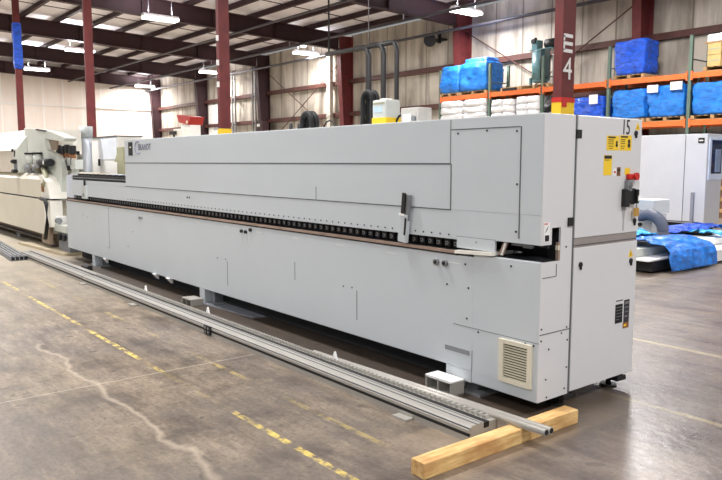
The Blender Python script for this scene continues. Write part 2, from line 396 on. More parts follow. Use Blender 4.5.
# round spot bulb
t = thing('spot_lamp', 'small round bulb hanging beside the strip lamp above the downpipe', 'lamp', (-27.7, 18.75, 6.8))
m = MB(); m.cyl((-27.7, 18.75, 6.95), (-27.7, 18.75, 6.8), .12, STEEL, 16, .2); m.cyl((-27.7, 18.75, rz(18.75)+.8), (-27.7, 18.75, 6.95), .012, STEEL, 6); m.build('shade', t)
m = MB(); m.cyl((-27.7, 18.75, 6.81), (-27.7, 18.75, 6.74), .17, LAMP, 16, .1); m.build('bulb', t)

# ------------------------------------------------------------------ the edge banding machine
YF = 3.324; XR = -2.505; YB = 4.34; XL = -11.55
mc = thing('edge_banding_machine', 'long light grey panel machine with hood, slot track and numbered end doors', 'machine', (-7, 3.85, 0))
def strip_h(mb, x0, x1, z, w_=.007): mb.box(x0, x1, YF-.0015, YF+.002, z-w_/2, z+w_/2, SEAM)
def strip_v(mb, x, z0, z1, w_=.007): mb.box(x-w_/2, x+w_/2, YF-.0015, YF+.002, z0, z1, SEAM)
def screw(mb, x, z, r=.006, m=GREYL): mb.cyl((x, YF+.001, z), (x, YF-.003, z), r, m, 8)
def escrew(mb, y, z, r=.006, m=GREYL): mb.cyl((XR-.001, y, z), (XR+.003, y, z), r, m, 8)
# hood
h = MB()
h.box(-8.98, XR-.004, YF, YB-.02, 1.19, 1.776, PAINT, .006)
strip_h(h, -8.97, -3.232, 1.488, .01); strip_v(h, -3.228, 1.19, 1.488, .009); strip_v(h, -3.235, 1.488, 1.77, .005)
strip_h(h, -9.0, -3.23, 1.192, .007); strip_v(h, -4.746, 1.194, 1.30, .006)
strip_h(h, -3.23, -2.672, 1.705, .006); strip_v(h, -2.668, 1.05, 1.705, .008)
for x, z in ((-3.17, 1.68), (-2.93, 1.69), (-2.70, 1.68), (-2.69, 1.37), (-2.69, 1.09)): screw(h, x, z, .007)
h.build('hood', mc)
# skirt with the row of adjusting screws
s = MB()
s.box(-11.25, -3.165, YF+.001, 3.62, 1.003, 1.21, PAINT); s.box(-11.25, -8.97, YF, 3.62, 1.19, 1.232, PAINT)
s.box(-3.166, XR-.012, YF+.001, 3.42, 1.022, 1.21, PAINT); s.box(-3.166, XR-.012, 3.41, 3.62, 1.12, 1.21, PAINT)
s.box(-3.166, -2.85, YF-.002, 3.34, .952, 1.024, PAINT)
strip_h(s, -3.17, -2.85, 1.024, .005)
k = -3.24
while k > -9.0: screw(s, k, 1.03, .006); k -= .08
screw(s, -3.0, 1.0, .005); screw(s, -3.70, 1.13, .01)
for x in (-7.17, -7.12): screw(s, x, 1.12, .012)
s.build('pressure_beam_cover', mc)
# dark rail and brackets on the uncovered left length
r = MB(); r.box(-11.27, -8.98, 3.35, 3.60, 1.232, 1.30, BLACK); r.box(-11.27, -8.98, 3.33, 3.36, 1.262, 1.272, CAST)
r.box(-11.25, -8.98, 3.6, 4.2, 1.2, 1.27, CAST)
for k_ in range(9): r.box(-11.1+.24*k_, -11.04+.24*k_, 3.38, 3.46, 1.30, 1.325, BLACK)
r.build('black_rail', mc)
e = MB(); e.box(-11.62, -11.27, 3.36, 4.2, .95, 1.30, mat('pale blue enamel', (206, 214, 228), .4)); e.box(-11.62, -11.27, 3.36, 4.2, .92, .95, DARK); e.build('infeed_housing', mc)
# clamp post at the left end, and measuring stop in front of the hood
cp = MB(); cp.box(-10.66, -10.50, 3.29, 3.33, .97, 1.16, mat('light steel block', (196, 200, 200), .5)); cp.cyl((-10.58, 3.31, 1.16), (-10.58, 3.31, 1.25), .015, BLACK, 8)
cp.box(-10.62, -10.54, 3.285, 3.30, 1.0, 1.05, CAST); cp.build('clamp_block', mc)
# track: rollers in the slot
tr = MB(); tr.box(-11.2, -3.165, 3.42, 4.3, .93, 1.19, DARK); tr.box(-11.2, -3.165, 3.345, 3.45, .906, .935, DARK); tr.build('track_recess', mc)
pads = MB(); pads.box(-.026, .026, 0, .05, -.028, .022, BLACK, .005); pads.cyl((0, -.006, -.004), (0, .02, -.004), .013, CAST, 10); pads.cyl((0, -.009, -.004), (0, 0, -.004), .008, BLACK, 8)
p0 = None
for k in range(100):
    X = -3.21-.080*k
    if p0 is None:
        p0 = pads.build('pressure_roller', mc); o = p0
    else:
        o = p0.copy(); COL.objects.link(o); o.parent = mc
    o.location = Vector((X, 3.36, .972))-Vector(mc.location)
b = MB(); b.box(-11.5, -3.165, 3.317, 3.42, .912, .930, BROWN); b.box(-11.5, -3.16, 3.318, 3.42, .902, .912, DARK); b.build('guide_bar', mc)
lip = MB(); lip.prism([(-3.165, .936), (-2.85, .952), (-2.85, .93), (-3.165, .915)], 3.30, 3.5, IVORY, 'Y'); lip.build('outfeed_table', mc)
# lower body
lo = MB()
lo.box(XL, -3.02, YF, YB-.02, .165, .903, PAINT, .004)
lo.box(-3.022, XR-.004, YF, 3.62, .09, .922, PAINT, .004)
lo.box(XL-.06, XL+.02, YF+.03, YB-.1, .3, .86, PAINT)
ls = lo
for x, a, z in ((-9.66, .33, .88), (-6.29, .27, .52), (-4.21, .29, .52)): strip_v(ls, x, a, z, .006)
for x, z in ((-9.63, .88), (-9.69, .33), (-6.32, .535), (-6.5, .53), (-4.27, .535), (-4.38, .53), (-10.75, .72), (-10.55, .70), (-8.97, .42), (-3.09, .85), (-3.06, .70), (-3.07, .50), (-3.25, .70), (-2.72, .88), (-8.8, .62)): screw(ls, x, z, .007)
strip_v(ls, -5.07, .49, .646, .006)
strip_v(ls, -3.02, .17, .30, .004); 
strip_h(ls, -3.19, XR, .447, .003)
for x in (-2.97, -2.6, -2.54): screw(ls, x, .43, .007)
ls.box(-3.26, -3.04, YF-.002, YF+.001, .262, .292, CAST)
for i in range(9):
    x = -8.2+.62*i; ls.box(x, x+.1, YF-.001, YF+.001, .862-.01*i*.2, .866-.01*i*.2, IVORY)
ls.build('lower_body', mc)
k = MB()
for x, z in ((-5.98, .845), (-5.90, .842), (-5.81, .868)):
    k.cyl((x, YF, z), (x, YF-.02, z), .016, BLACK, 10)
k.box(-8.56, -8.46, YF-.012, YF, .80, .83, CAST); k.build('latch_block', mc)
k = MB()
for x in (-3.345, -3.265):
    k = MB(); k.cyl((x, YF, .838), (x, YF-.02, .838), .021, STEEL, 14); k.cyl((x, YF-.02, .838), (x, YF-.024, .838), .012, BLACK, 12); k.build('air_coupling', mc)
# back body with the electrical cabinet
bb = MB(); bb.box(-3.02, XR-.02, 3.60, YB, .10, 1.776, PAINT_E, .004); bb.box(-8.9, -2.6, 3.60, YB-.01, .9, 1.7, DARK); bb.build('rear_body', mc)
# end face, front strip (Y 3.505 - 3.62) plus hood end
e = MB(); e.prism([(3.326, .091), (3.618, .091), (3.618, 1.774), (3.326, 1.774), (3.326, 1.022), (3.42, 1.022), (3.42, 1.12), (3.505, 1.12), (3.505, .922), (3.326, .922)], -2.518, XR, PAINT_E, 'X')
e.build('end_panel', mc)
es = MB()
def es_h(y0, y1, z, w_=.005): es.box(XR, XR+.003, y0, y1, z-w_/2, z+w_/2, SEAM)
def es_v(y, z0, z1, w_=.005): es.box(XR, XR+.003, y-w_/2, y+w_/2, z0, z1, SEAM)
es_h(3.34, 3.47, .832, .003); es_v(3.47, .832, .905, .003); es_h(3.33, 3.615, .497, .004)
for y, z in ((3.56, 1.0), (3.345, .46), (3.42, .40), (3.40, .22), (3.60, .43), (3.60, .26), (3.585, .13), (3.41, .11), (3.345, .53), (3.59, .51), (3.54, .48)): escrew(es, y, z, .006)
es.box(-2.52, XR+.002, 3.618, 3.63, .09, 1.776, SEAM); es.build('end_seams', mc)
# dark recess where the panels leave
rc = MB(); rc.box(-3.16, -2.62, 3.75, 3.9, .90, 1.19, DARK); rc.box(-3.16, -2.515, 3.36, 3.9, .905, .926, DARK); rc.box(-2.60, -2.52, 3.51, 3.60, .9, 1.19, DARK); rc.box(-3.16, -2.6, 3.55, 3.6, .9, 1.19, DARK)
rc.box(-3.16, -2.52, 3.40, 3.42, 1.0, 1.19, DARK)
rc.prism([(-2.84, .935), (-2.80, .935), (-2.765, 1.018), (-2.80, 1.018)], 3.345, 3.352, BROWN, 'Y')
rc.prism([(-2.82, .935), (-2.805, .935), (-2.775, 1.018), (-2.79, 1.018)], 3.343, 3.345, WHITE, 'Y')
rc.box(-2.68, -2.62, 3.38, 3.40, .99, 1.012, CAST); rc.box(-2.76, -2.60, 3.37, 3.385, 1.0, 1.012, CAST)
rc.cyl((-2.78, 3.42, .952), (-2.72, 3.42, .957), .008, STEEL, 8); rc.build('outfeed_recess', mc)
rs = MB(); rs.box(-2.525, XR-.002, 3.488, 3.505, .925, 1.03, BROWN); rs.box(-2.525, XR, 3.484, 3.50, .985, 1.012, VENT); rs.build('strike_plate', mc)
# doors
ud = MB(); ud.box(-2.53, XR+.006, 3.635, 4.335, 1.045, 1.772, PAINT_E, .004); ud = ud.build('upper_door', mc)
ld = MB(); ld.box(-2.53, XR+.006, 3.635, 4.335, .10, .985, PAINT_E, .004); ld = ld.build('lower_door', mc)
gp = MB(); gp.box(-2.53, XR+.001, 3.635, 4.33, .985, 1.045, mat('taupe gap strip', (150, 142, 138), .6)); gp.box(-2.53, XR+.006, 3.64, 4.33, 1.0, 1.003, SEAM); gp.build('door_gap_rail', mc)
m = MB(); xx = XR+.006
for d, y, z in ((ud, 3.638, 1.665), (ud, 3.585, 1.148)):
    q = MB(); q.box(XR, xx+.006, y-.02, y+.03, z-.025, z+.025, BLACK, .003); q.build('hinge', ud)
for d, y, z in ((ud, 4.26, 1.683), (ud, 4.285, 1.118), (ld, 3.70, .880), (ld, 4.262, .856)):
    q = MB(); q.cyl((xx, y, z), (xx+.008, y, z), .017, BLACK, 12); q.box(xx, xx+.012, y-.004, y+.004, z-.03, z, BLACK); q.build('lock', d)
t_ = text('number_sign', '15', .135, (xx+.001, 4.145, 1.715), 'X', BLACK, ud, .72)
def tri(y, z, s_, par, nm='warning_triangle'):
    q = MB(); q.prism([(y-s_, z-s_*.8), (y+s_, z-s_*.8), (y, z+s_)], xx, xx+.0015, YEL, 'X'); q.prism([(y-s_*.15, z-s_*.5), (y+s_*.15, z-s_*.5), (y, z+s_*.5)], xx+.0015, xx+.002, BLACK, 'X'); q.build(nm, par)
tri(4.282, 1.728, .028, ud); tri(4.26, .905, .028, ld)
def sticker(y0, y1, z0, z1, col, par, nm, lines, ink=BLACK, blobs=()):
    q = MB(); q.box(xx, xx+.0012, y0, y1, z0, z1, col)
    for (a, b_, z, h_) in lines: q.box(xx+.0012, xx+.002, a, b_, z-h_/2, z+h_/2, ink)
    for (a, z, r_) in blobs: q.cyl((xx+.0012, a, z), (xx+.002, a, z), r_, ink, 12)
    q.build(nm, par)
sticker(3.935, 4.07, 1.572, 1.662, YEL, ud, 'warning_sticker', [(3.95, 4.03, 1.652, .010), (3.95, 4.01, 1.636, .005), (3.95, 4.01, 1.624, .004), (3.95, 4.01, 1.612, .004), (3.955, 4.01, 1.598, .004), (3.96, 4.0, 1.585, .004)], blobs=((4.045, 1.622, .010), (4.045, 1.604, .012)))
sticker(4.078, 4.215, 1.572, 1.668, YEL, ud, 'warning_sticker', [(4.09, 4.17, 1.658, .010), (4.09, 4.14, 1.64, .005), (4.09, 4.14, 1.628, .004), (4.09, 4.14, 1.616, .004), (4.09, 4.14, 1.60, .004), (4.095, 4.13, 1.587, .004)], blobs=((4.185, 1.63, .014), (4.185, 1.605, .016)))
sticker(3.91, 4.0, 1.418, 1.542, YEL, ud, 'warning_sticker', [(3.915, 3.995, 1.53, .02), (3.92, 3.97, 1.512, .004)])
sticker(4.02, 4.052, 1.415, 1.46, WHITE, ud, 'label_plate', [(4.026, 4.046, 1.437, .012)], ink=REDP)
sticker(4.06, 4.10, 1.412, 1.468, COPPER, ud, 'label_plate', [(4.065, 4.095, 1.45, .018), (4.065, 4.078, 1.428, .01)], ink=BLACK)
sticker(4.15, 4.21, 1.418, 1.462, YEL, ud, 'switch_surround', [])
q = MB(); q.box(xx, xx+.025, 4.165, 4.265, 1.388, 1.425, REDP, .008); q.cyl((xx+.02, 4.24, 1.408), (xx+.04, 4.24, 1.408), .024, REDP, 16); q.build('emergency_button', ud)
q = MB(); q.box(xx, xx+.03, 4.15, 4.20, 1.315, 1.385, CAST, .006); q.cyl((xx+.03, 4.175, 1.35), (xx+.035, 4.175, 1.35), .018, STEEL, 12); q.build('key_box', ud)
q = MB(); q.box(xx, xx+.03, 4.12, 4.18, 1.215, 1.33, BLACK, .008); q.build('switch_housing', ud)
q = MB(); q.cyl((xx, 4.225, 1.28), (xx+.025, 4.225, 1.28), .052, BLACK, 24); q.cyl((xx+.005, 4.198, 1.28), (xx+.02, 4.198, 1.28), .05, mat('silver dial', (190, 192, 196), .3, .5), 24)
q.box(xx+.025, xx+.045, 4.24, 4.262, 1.235, 1.325, BLACK, .006); q.box(xx+.045, xx+.047, 4.245, 4.255, 1.25, 1.285, WHITE); q.build('main_switch', ud)
q = MB(); q.cyl((xx+.03, 4.255, 1.235), (xx+.03, 4.255, 1.19), .004, STEEL, 6); q.box(xx+.02, xx+.035, 4.235, 4.285, 1.15, 1.205, mat('brass padlock', (220, 176, 96), .35, .5), .004); q.build('padlock', ud)
q = MB(); q.prism([(4.13, 1.215), (4.18, 1.215), (4.165, 1.13), (4.165, 1.06), (4.15, 1.06), (4.15, 1.13)], xx, xx+.001, mat('grey smear', (168, 168, 170), .6), 'X'); q.build('stain', ud)
sticker(4.105, 4.19, .455, .58, DARK, ld, 'rating_plate', [(4.115, 4.18, .56, .004), (4.115, 4.18, .54, .003), (4.115, 4.18, .52, .003), (4.115, 4.18, .50, .003), (4.115, 4.15, .48, .003)], ink=STEEL)
sticker(4.205, 4.27, .45, .60, GREYL, ld, 'rating_plate', [(4.215, 4.26, .58, .016), (4.215, 4.26, .55, .006), (4.22, 4.26, .52, .006), (4.215, 4.25, .49, .01)], ink=STEEL)
sticker(4.20, 4.27, .41, .45, COPPER, ld, 'small_label', [(4.21, 4.24, .43, .015)], ink=YEL)
sticker(4.11, 4.19, .60, .607, GREYL, ld, 'printed_line', [])
# corner sticker with arrow
q = MB(); q.box(XR+.001, XR+.0022, 3.343, 3.398, 1.04, 1.155, WHITE); q.box(XR+.002, XR+.003, 3.352, 3.39, 1.045, 1.08, BLACK); q.box(XR+.002, XR+.003, 3.345, 3.375, 1.143, 1.15, REDP)
q.prism([(3.352, 1.095), (3.37, 1.11), (3.385, 1.135), (3.368, 1.118)], XR+.002, XR+.003, BLACK, 'X'); q.build('arrow_sticker', mc)
# maker's badge and printed logo
q = MB(); q.box(-8.84, -8.70, YF-.003, YF, 1.58, 1.745, BLACK); q.box(-8.80, -8.74, YF-.004, YF-.003, 1.675, 1.69, VENT); q.build('badge', mc)
q = MB()
for a in range(24):
    w0 = math.radians(60+a*10)
    q.cyl((-8.52+.10*math.cos(w0), YF-.002, 1.675+.075*math.sin(w0)), (-8.52+.10*math.cos(w0+.19), YF-.002, 1.675+.075*math.sin(w0+.19)), .006, VIOLET, 6)
q.build('logo_ring', mc)
text('logo_text', 'BRANDT', .105, (-8.32, YF-.002, 1.675), '-Y', mat('slate print', (96, 98, 120), .6), mc, .95)
# vent grille
q = MB(); q.box(-2.79, -2.755, YF-.018, YF, .165, .43, VENT, .003); q.box(-2.575, -2.545, YF-.018, YF, .165, .43, VENT, .003)
q.box(-2.756, -2.574, YF-.018, YF, .405, .43, VENT); q.box(-2.756, -2.574, YF-.018, YF, .165, .19, VENT); q.box(-2.76, -2.57, YF-.001, YF+.001, .18, .41, DARK)
for i in range(13):
    z = .196+i*.0162; q.box(-2.757, -2.572, YF-.014, YF-.004, z-.003, z+.003, VENT, 0, Matrix.Rotation(.15, 4, 'X'))
q.build('vent_grille', mc)
# measuring stop arm
q = MB(); q.box(-3.70, -3.62, 3.285, 3.315, .945, 1.14, PAINT, .003, Matrix.Rotation(-.0, 4, 'Y')); q.box(-3.665, -3.615, 3.29, 3.31, 1.10, 1.28, STEEL, .002)
q.box(-3.685, -3.650, 3.28, 3.29, 1.14, 1.29, BLACK, .003); q.box(-3.64, -3.625, 3.28, 3.29, 1.0, 1.12, BLACK); q.box(-3.70, -3.65, 3.278, 3.29, 1.13, 1.145, WHITE)
bmesh.ops.rotate(q.bm, verts=q.bm.verts, cent=(-3.66, 3.3, .95), matrix=Matrix.Rotation(.10, 3, 'Y')); q.build('stop_arm', mc)
# feet
for X in (-10.35, -6.85, -3.16):
    q = MB(); q.box(X-.12, X+.12, 3.40, 4.2, .02, .17, CAST, .004); q.box(X-.20, X+.20, 3.34, 4.25, 0, .02, CAST)
    q.box(X-.10, X+.02, 3.335, 3.42, .0, .17, PAINT, .003); q.build('foot', mc)
q = MB(); q.box(-3.19, -3.03, 3.326, 3.40, .085, .17, PAINT, .002); q.build('foot_plate', mc)
for yy in (3.63, 4.22):
    q = MB(); q.cyl((-2.60, yy, 0), (-2.60, yy, .012), .055, BLACK, 16); q.cyl((-2.60, yy, .01), (-2.60, yy, .10), .018, BLACK, 12); q.box(-2.66, -2.50, yy-.05, yy+.05, .055, .085, BLACK, .004); q.build('levelling_foot', mc)
for X in (-9.9, -8.15, -7.75):
    q = MB(); q.prism([(3.30, .165), (3.36, .165), (3.36, .10)], X-.02, X+.06, WHITE, 'X'); q.build('white_clip', mc)
q = MB(); q.box(XL+.1, -3.1, 3.50, 3.54, .01, .17, DARK); q.box(XL+.1, -3.1, 4.2, 4.24, .0, .17, DARK); q.build('underframe', mc)

# grey plate under the machine
q = MB(); q.prism([(-7.0, 3.30), (-5.9, 3.38), (-5.75, 3.95), (-6.6, 4.0)], 0, .012, DUST, 'Z'); q = q.build('steel_plate'); tag(q, 'flat blue-grey steel plate lying under the middle of the long machine', 'plate')
# channel foot bracket at the right of the machine
q = MB(); q.box(-3.32, -3.08, 3.20, 3.32, .0, .012, ALU); q.box(-3.32, -3.08, 3.20, 3.32, .085, .10, WHITE)
for x in (-3.32, -3.21, -3.094): q.box(x, x+.014, 3.20, 3.32, 0, .09, ALU)
tag(q.build('channel_bracket'), 'short aluminium channel bracket on the floor beside the machine foot at the rail', 'bracket')
q = MB(); q.box(-7.02, -6.80, 3.16, 3.30, .055, .068, ALU)
for x in (-7.02, -6.92, -6.812): q.box(x, x+.012, 3.16, 3.30, 0, .056, ALU)
tag(q.build('channel_bracket'), 'short aluminium channel bracket on the floor near the middle machine foot', 'bracket')
q = MB(); q.box(-10.22, -10.02, 3.10, 3.2, .0, .05, BLACK, .01); q.cyl((-10.0, 3.14, .035), (-9.95, 3.14, .035), .035, BLACK, 12)
tag(q.build('black_fitting'), 'small black fitting on the floor beside the far machine foot', 'fitting')

# ------------------------------------------------------------------ rails and timber on the floor
tb = MB()
c0, c1 = Vector((-2.345, 2.235, 0)), Vector((-2.345, 3.37, 0)); 
tb.box(-2.412, -2.318, 2.242, 3.455, .0, .080, TIMBER, .005)
o = tb.build('timber_beam', None, (-2.365, 2.85, 0)); o.rotation_euler = (0, 0, -.012)
tag(o, 'thick pale pine timber lying across the floor under the rail end', 'timber beam')
def rail(name, lab, X0, X1_, y, z, dy=0.0, teeth=True):
    t = thing(name, lab, 'rail', ((X0+X1_)/2, y, z), 'aluminium track rails on the floor')
    m = MB(); W = .115
    m.prism([(y-W, z), (y+W, z), (y+W, z+.085), (y+.045, z+.085), (y+.045, z+.055), (y+.0, z+.055), (y+.0, z+.09), (y-W+.02, z+.09), (y-W, z+.07),
             (y-W, z+.052), (y-W+.012, z+.048), (y-W+.012, z+.036), (y-W, z+.032)], X0, X1_, ALU, 'X'); m.build('profile', t)
    m = MB(); m.box(X0, X1_, y+.002, y+.043, z+.055, z+.0875, BLACK); m.box(X0, X1_, y-.058, y-.048, z+.089, z+.0915, SEAM); m.box(X0, X1_, y-.02, y-.014, z+.089, z+.0915, SEAM); m.box(X0, X1_, y-.112, y-.106, z+.066, z+.080, SEAM); m.box(X0, X1_, y-W-.001, y-W+.004, z+.034, z+.052, BLACK); m.build('belt_slot', t)
    if teeth:
        m = MB(); k = X0+.03
        while k < X1_-.02: m.prism([(k-.013, z+.084), (k+.013, z+.084), (k+.008, z+.104), (k-.008, z+.104)], y+.052, y+.085, ALU, 'Y'); k += .042
        m.build('rack_teeth', t)
    return t
t = rail('track_rail', 'long toothed aluminium track rail nearest the viewer, ending at the timber', -9.0, -2.50, 2.855, 0)
for X in (-7.25, -3.0, -8.9):
    m = MB(); m.box(X-.06, X+.06, 2.68, 2.745, 0, .012, ALU); m.box(X-.06, X+.06, 2.735, 2.741, 0, .03, ALU); m.build('mounting_tab', t)
for X in (-7.5, -4.0, -6.0):
    m = MB(); m.prism([(X-.03, .088), (X+.03, .088), (X, .15)], 2.95, 2.965, WHITE, 'Y'); m.build('bracket_tab', t)
m = MB(); m.box(-5.62, -5.50, 2.725, 2.742, .01, .085, BLACK, .002)
for i in (0, 1):
    for j in (0, 1): m.cyl((-5.59+.055*i, 2.722, .03+.035*j), (-5.59+.055*i, 2.728, .03+.035*j), .012, STEEL, 8)
m.build('connector_plate', t)
t = thing('guide_rail', 'plain slim aluminium guide rail behind the toothed one, propped on the timber', 'rail', (-3.3, 3.0, .05), 'aluminium track rails on the floor')
m = MB()
def slant(x): return .022+(x+4.4)/(-2.4+4.4)*.058
for dy in (0, .042):
    pts = [(-4.4, 3.012+dy), (-2.17, 2.965+dy)]
    (xa, ya), (xb, yb) = pts
    r_ = .018
    m.tube([(xa, ya, slant(xa)+r_), (xb, yb, slant(xb)+r_)], r_+.001, ALU, 12)
    m.cyl((xb-.001, yb, slant(xb)+r_), (xb+.003, yb, slant(xb)+r_), .014, DARK, 12)
m.prism([(-4.4, 2.995), (-2.19, 2.95), (-2.19, 3.02), (-4.4, 3.065)], .0, .016, ALU, 'Z')
for v in m.bm.verts:
    if v.co.z < .017: v.co.z = v.co.z*.6+slant(v.co.x)+.002
m.build('double_profile', t)
t = rail('track_rail', 'second aluminium track rail lying flat at the far end, behind the near rail', -12.1, -9.03, 2.86, 0, teeth=False)
t['label'] = 'toothless aluminium track rail section lying beyond the far end of the near rail'
t = thing('conveyor_rail', 'grey ribbed rail section at the left edge with dark open end', 'rail', (-12.6, 2.62, 0), 'aluminium track rails on the floor')
m = MB(); m.prism([(-15.5, 2.74), (-11.65, 2.50), (-11.65, 2.74), (-15.5, 2.98)], 0, .07, CAST, 'Z')
for i in range(4): m.prism([(-15.5, 2.76+.055*i), (-11.66, 2.52+.055*i), (-11.66, 2.545+.055*i), (-15.5, 2.785+.055*i)], .07, .085, STEEL, 'Z')
m.build('profile', t)
m = MB()
for i in range(4): m.box(-11.652, -11.645, 2.515+.06*i, 2.56+.06*i, .012, .06, DARK)
m.build('open_end', t)
# tan board and rusty pallet bars at the far-left floor
q = MB(); q.prism([(-14.0, 3.15), (-11.75, 3.30), (-11.75, 3.65), (-13.6, 3.75)], 0, .045, mat('tan fibre board', (190, 176, 150), .7, var=.1), 'Z')
tag(q.build('base_board'), 'tan board on the floor between the beige machine and the long machine', 'board')

# ------------------------------------------------------------------ things standing on top of the hood
def arch(name, lab, X, Y, r, n, base=1.776, rr=.028, up=0.):
    t = thing(name, lab, 'hose', (X, Y, base), 'black hose loops on the machine')
    for i in range(n):
        pts = [(X-r+i*.01, Y+i*.05, base)]
        for a in range(0, 19): w0 = math.pi-a*math.pi/18; pts.append((X+i*.01+r*math.cos(w0), Y+i*.05, base+r*1.3+up+(r*1.1)*math.sin(w0)))
        pts.append((X+r+i*.01, Y+i*.05, base))
        pts2 = []
        for p, q_ in zip(pts, pts[1:]):
            for k_ in range(4): pts2.append(tuple(p[j]+(q_[j]-p[j])*k_/4 for j in range(3)))
        m = MB(); m.tube(pts2, rr, BLACK, 10, .14); m.build('hose_loop', t)
    return t
arch('hose_loop_bundle', 'small black hose loop rising from the hood left of the red wall column', -5.93, 4.05, .085, 2, rr=.026)
arch('hose_loop_bundle', 'tall black hose loop rising from the hood beside the yellow-labelled canister', -5.06, 4.12, .068, 2, rr=.022, up=.19)
q = MB(); 
pts = [(-5.62+.10*math.cos(a_/6*math.pi), 4.1, 1.80+.10*math.sin(a_/6*math.pi)) for a_ in range(0, 7)]
q.tube(pts, .008, BLACK, 8); tag(q.build('cable'), 'thin black cable arching low beside the small hose loop', 'cable')
q = MB(); pts = [(-4.62+.09*math.cos(a_/6*math.pi), 4.15, 1.80+.11*math.sin(a_/6*math.pi)) for a_ in range(0, 7)]
q.tube(pts, .01, BLACK, 8); tag(q.build('cable'), 'black cable arching low right of the canister', 'cable')
t = thing('canister', 'white canister with a yellow band standing on the machine hood', 'canister', (-4.79, 4.10, 1.776))
m = MB(); m.box(-4.885, -4.70, 4.03, 4.2, 1.776, 2.04, mat('frosted plastic', (206, 210, 204), .4, var=.1), .02); m.cyl((-4.79, 4.11, 2.03), (-4.79, 4.11, 2.05), .05, WHITE, 16); m.build('tank', t)
m = MB(); m.box(-4.888, -4.697, 4.027, 4.203, 1.79, 1.885, YEL, .004); m.build('yellow_band', t)
m = MB(); m.box(-4.86, -4.75, 4.026, 4.03, 1.93, 1.98, mat('pale blue label', (190, 214, 226), .5)); m.box(-4.87, -4.72, 4.027, 4.031, 2.0, 2.015, OLIVE); m.build('label_patch', t)
q = MB(); q.box(-4.53, -4.31, 4.05, 4.2, 1.776, 1.95, mat('pale junction box', (196, 192, 184), .5, var=.12, vs=20), .008); q.box(-4.50, -4.40, 4.045, 4.05, 1.80, 1.90, WHITE); q.cyl((-4.36, 4.05, 1.86), (-4.36, 4.03, 1.86), .02, CAST, 10)
tag(q.build('junction_box'), 'pale square junction box on the hood right of the canister', 'box')
q = MB(); q.cyl((-6.3, 4.1, 1.776), (-6.3, 4.1, 1.90), .02, BLACK, 10); q.cyl((-6.13, 4.1, 1.776), (-6.13, 4.1, 1.895), .028, BLACK, 10); q.box(-6.3, -6.13, 4.09, 4.11, 1.80, 1.82, BLACK)
tag(q.build('valve_pair'), 'pair of small black valves on the hood left of the small hose loop', 'valve')
t = thing('cylinder_tank', 'tall pale grey round duct standing behind the far end of the machine', 'duct', (-14.94, 4.75, 0))
q = MB(); q.cyl((-14.94, 4.75, 0), (-14.94, 4.75, 2.02), .10, mat('blue grey duct', (206, 212, 222), .4), 24); q.build('duct', t)
q = MB(); q.cyl((-14.94, 4.75, 2.0), (-14.94, 4.75, 2.22), .128, mat('duct cap grey', (186, 192, 192), .5), 24); q.build('cap', t)
t = thing('dust_hose', 'black bent hoses hanging beside the round duct', 'hose', (-15.2, 4.62, 0))
q = MB(); pts = [(-15.12+.12*math.cos(a_), 4.62, 1.84+.15*math.sin(a_)) for a_ in [math.pi/2+i*math.pi/8 for i in range(9)]]; q.tube(pts, .035, BLACK, 10, .1); q.build('bent_hose', t)
for X, z in ((-15.2, 1.74), (-15.12, 1.52), (-15.3, 1.40)):
    q = MB(); q.cyl((X-.07, 4.6, z), (X+.07, 4.6, z), .05, BLACK, 12); q.box(X-.03, X+.03, 4.62, 4.68, z-.1, z, CAST); q.build('valve', t)
q = MB(); q.box(-15.32, -15.08, 4.66, 4.74, 0, 1.66, PALEG); q.build('valve_post', t)
t = thing('control_cabinet', 'white control cabinet standing behind the far end of the long machine', 'cabinet', (-14.6, 5.3, 0))
q = MB(); q.box(-15.4, -13.88, 5.0, 5.5, 0, 2.0, WHITE, .01); q.build('body', t)
q = MB(); q.box(-14.85, -13.9, 4.985, 5.0, 1.55, 1.985, mat('cool white door', (226, 232, 242), .35), .004); q.build('door', t)
q = MB(); q.box(-14.92, -14.87, 4.96, 4.99, 1.42, 1.56, BLACK); q.build('handle', t)
q = MB(); q.box(-15.4, -13.86, 4.97, 5.52, 2.0, 2.015, SEAM); q.build('top_edge', t)
q = MB(); q.box(-13.55, -13.2, 4.86, 5.4, 0, 1.78, OLIVE, .01); q.prism([(-13.8, 1.5), (-13.55, 1.5), (-13.55, 1.75)], 4.9, 5.0, OLIVE, 'Y'); tag(q.build('olive_locker'), 'narrow olive grey locker beside the hood end', 'locker')

# ------------------------------------------------------------------ beige machine at the left
t = thing('beige_machine', 'beige and ivory processing machine beyond the far end of the long machine', 'machine', (-15, 3.9, 0))
q = MB(); q.box(-19, -12.75, 3.30, 4.5, .27, .865, BEIGE, .01); q.build('base_panel', t)
q = MB(); q.box(-19, -12.6, 3.32, 4.5, .862, .895, BLACK); q.build('black_seam', t)
q = MB(); q.prism([(3.30, .893), (4.5, .893), (4.5, 1.30), (3.42, 1.30), (3.30, 1.2)], -19, -12.9, BEIGE, 'X'); q.build('upper_panel', t)
q = MB(); q.prism([(-13.0, .893), (-12.34, .893), (-12.52, 1.17), (-12.84, 1.28), (-13.0, 1.28)], 3.305, 3.6, IVORY, 'Y'); q.box(-12.76, -12.38, 3.302, 3.5, .42, .865, IVORY, .005); q.build('end_cheek', t)
q = MB(); q.box(-19, -14.80, 3.33, 4.5, 1.30, 1.72, mat('sand cover', (206, 198, 184), .5), .01); q.build('side_cover', t)
q = MB(); q.prism([(3.31, 1.72), (4.6, 1.72), (4.6, 2.14), (3.62, 2.12)], -19, -14.78, IVORY, 'X'); q.build('slanted_hood', t)
q = MB(); q.prism([(3.31, 1.30), (3.75, 1.30), (3.75, 2.12), (3.6, 2.12), (3.31, 1.74)], -14.77, -14.45, PALEG, 'X')
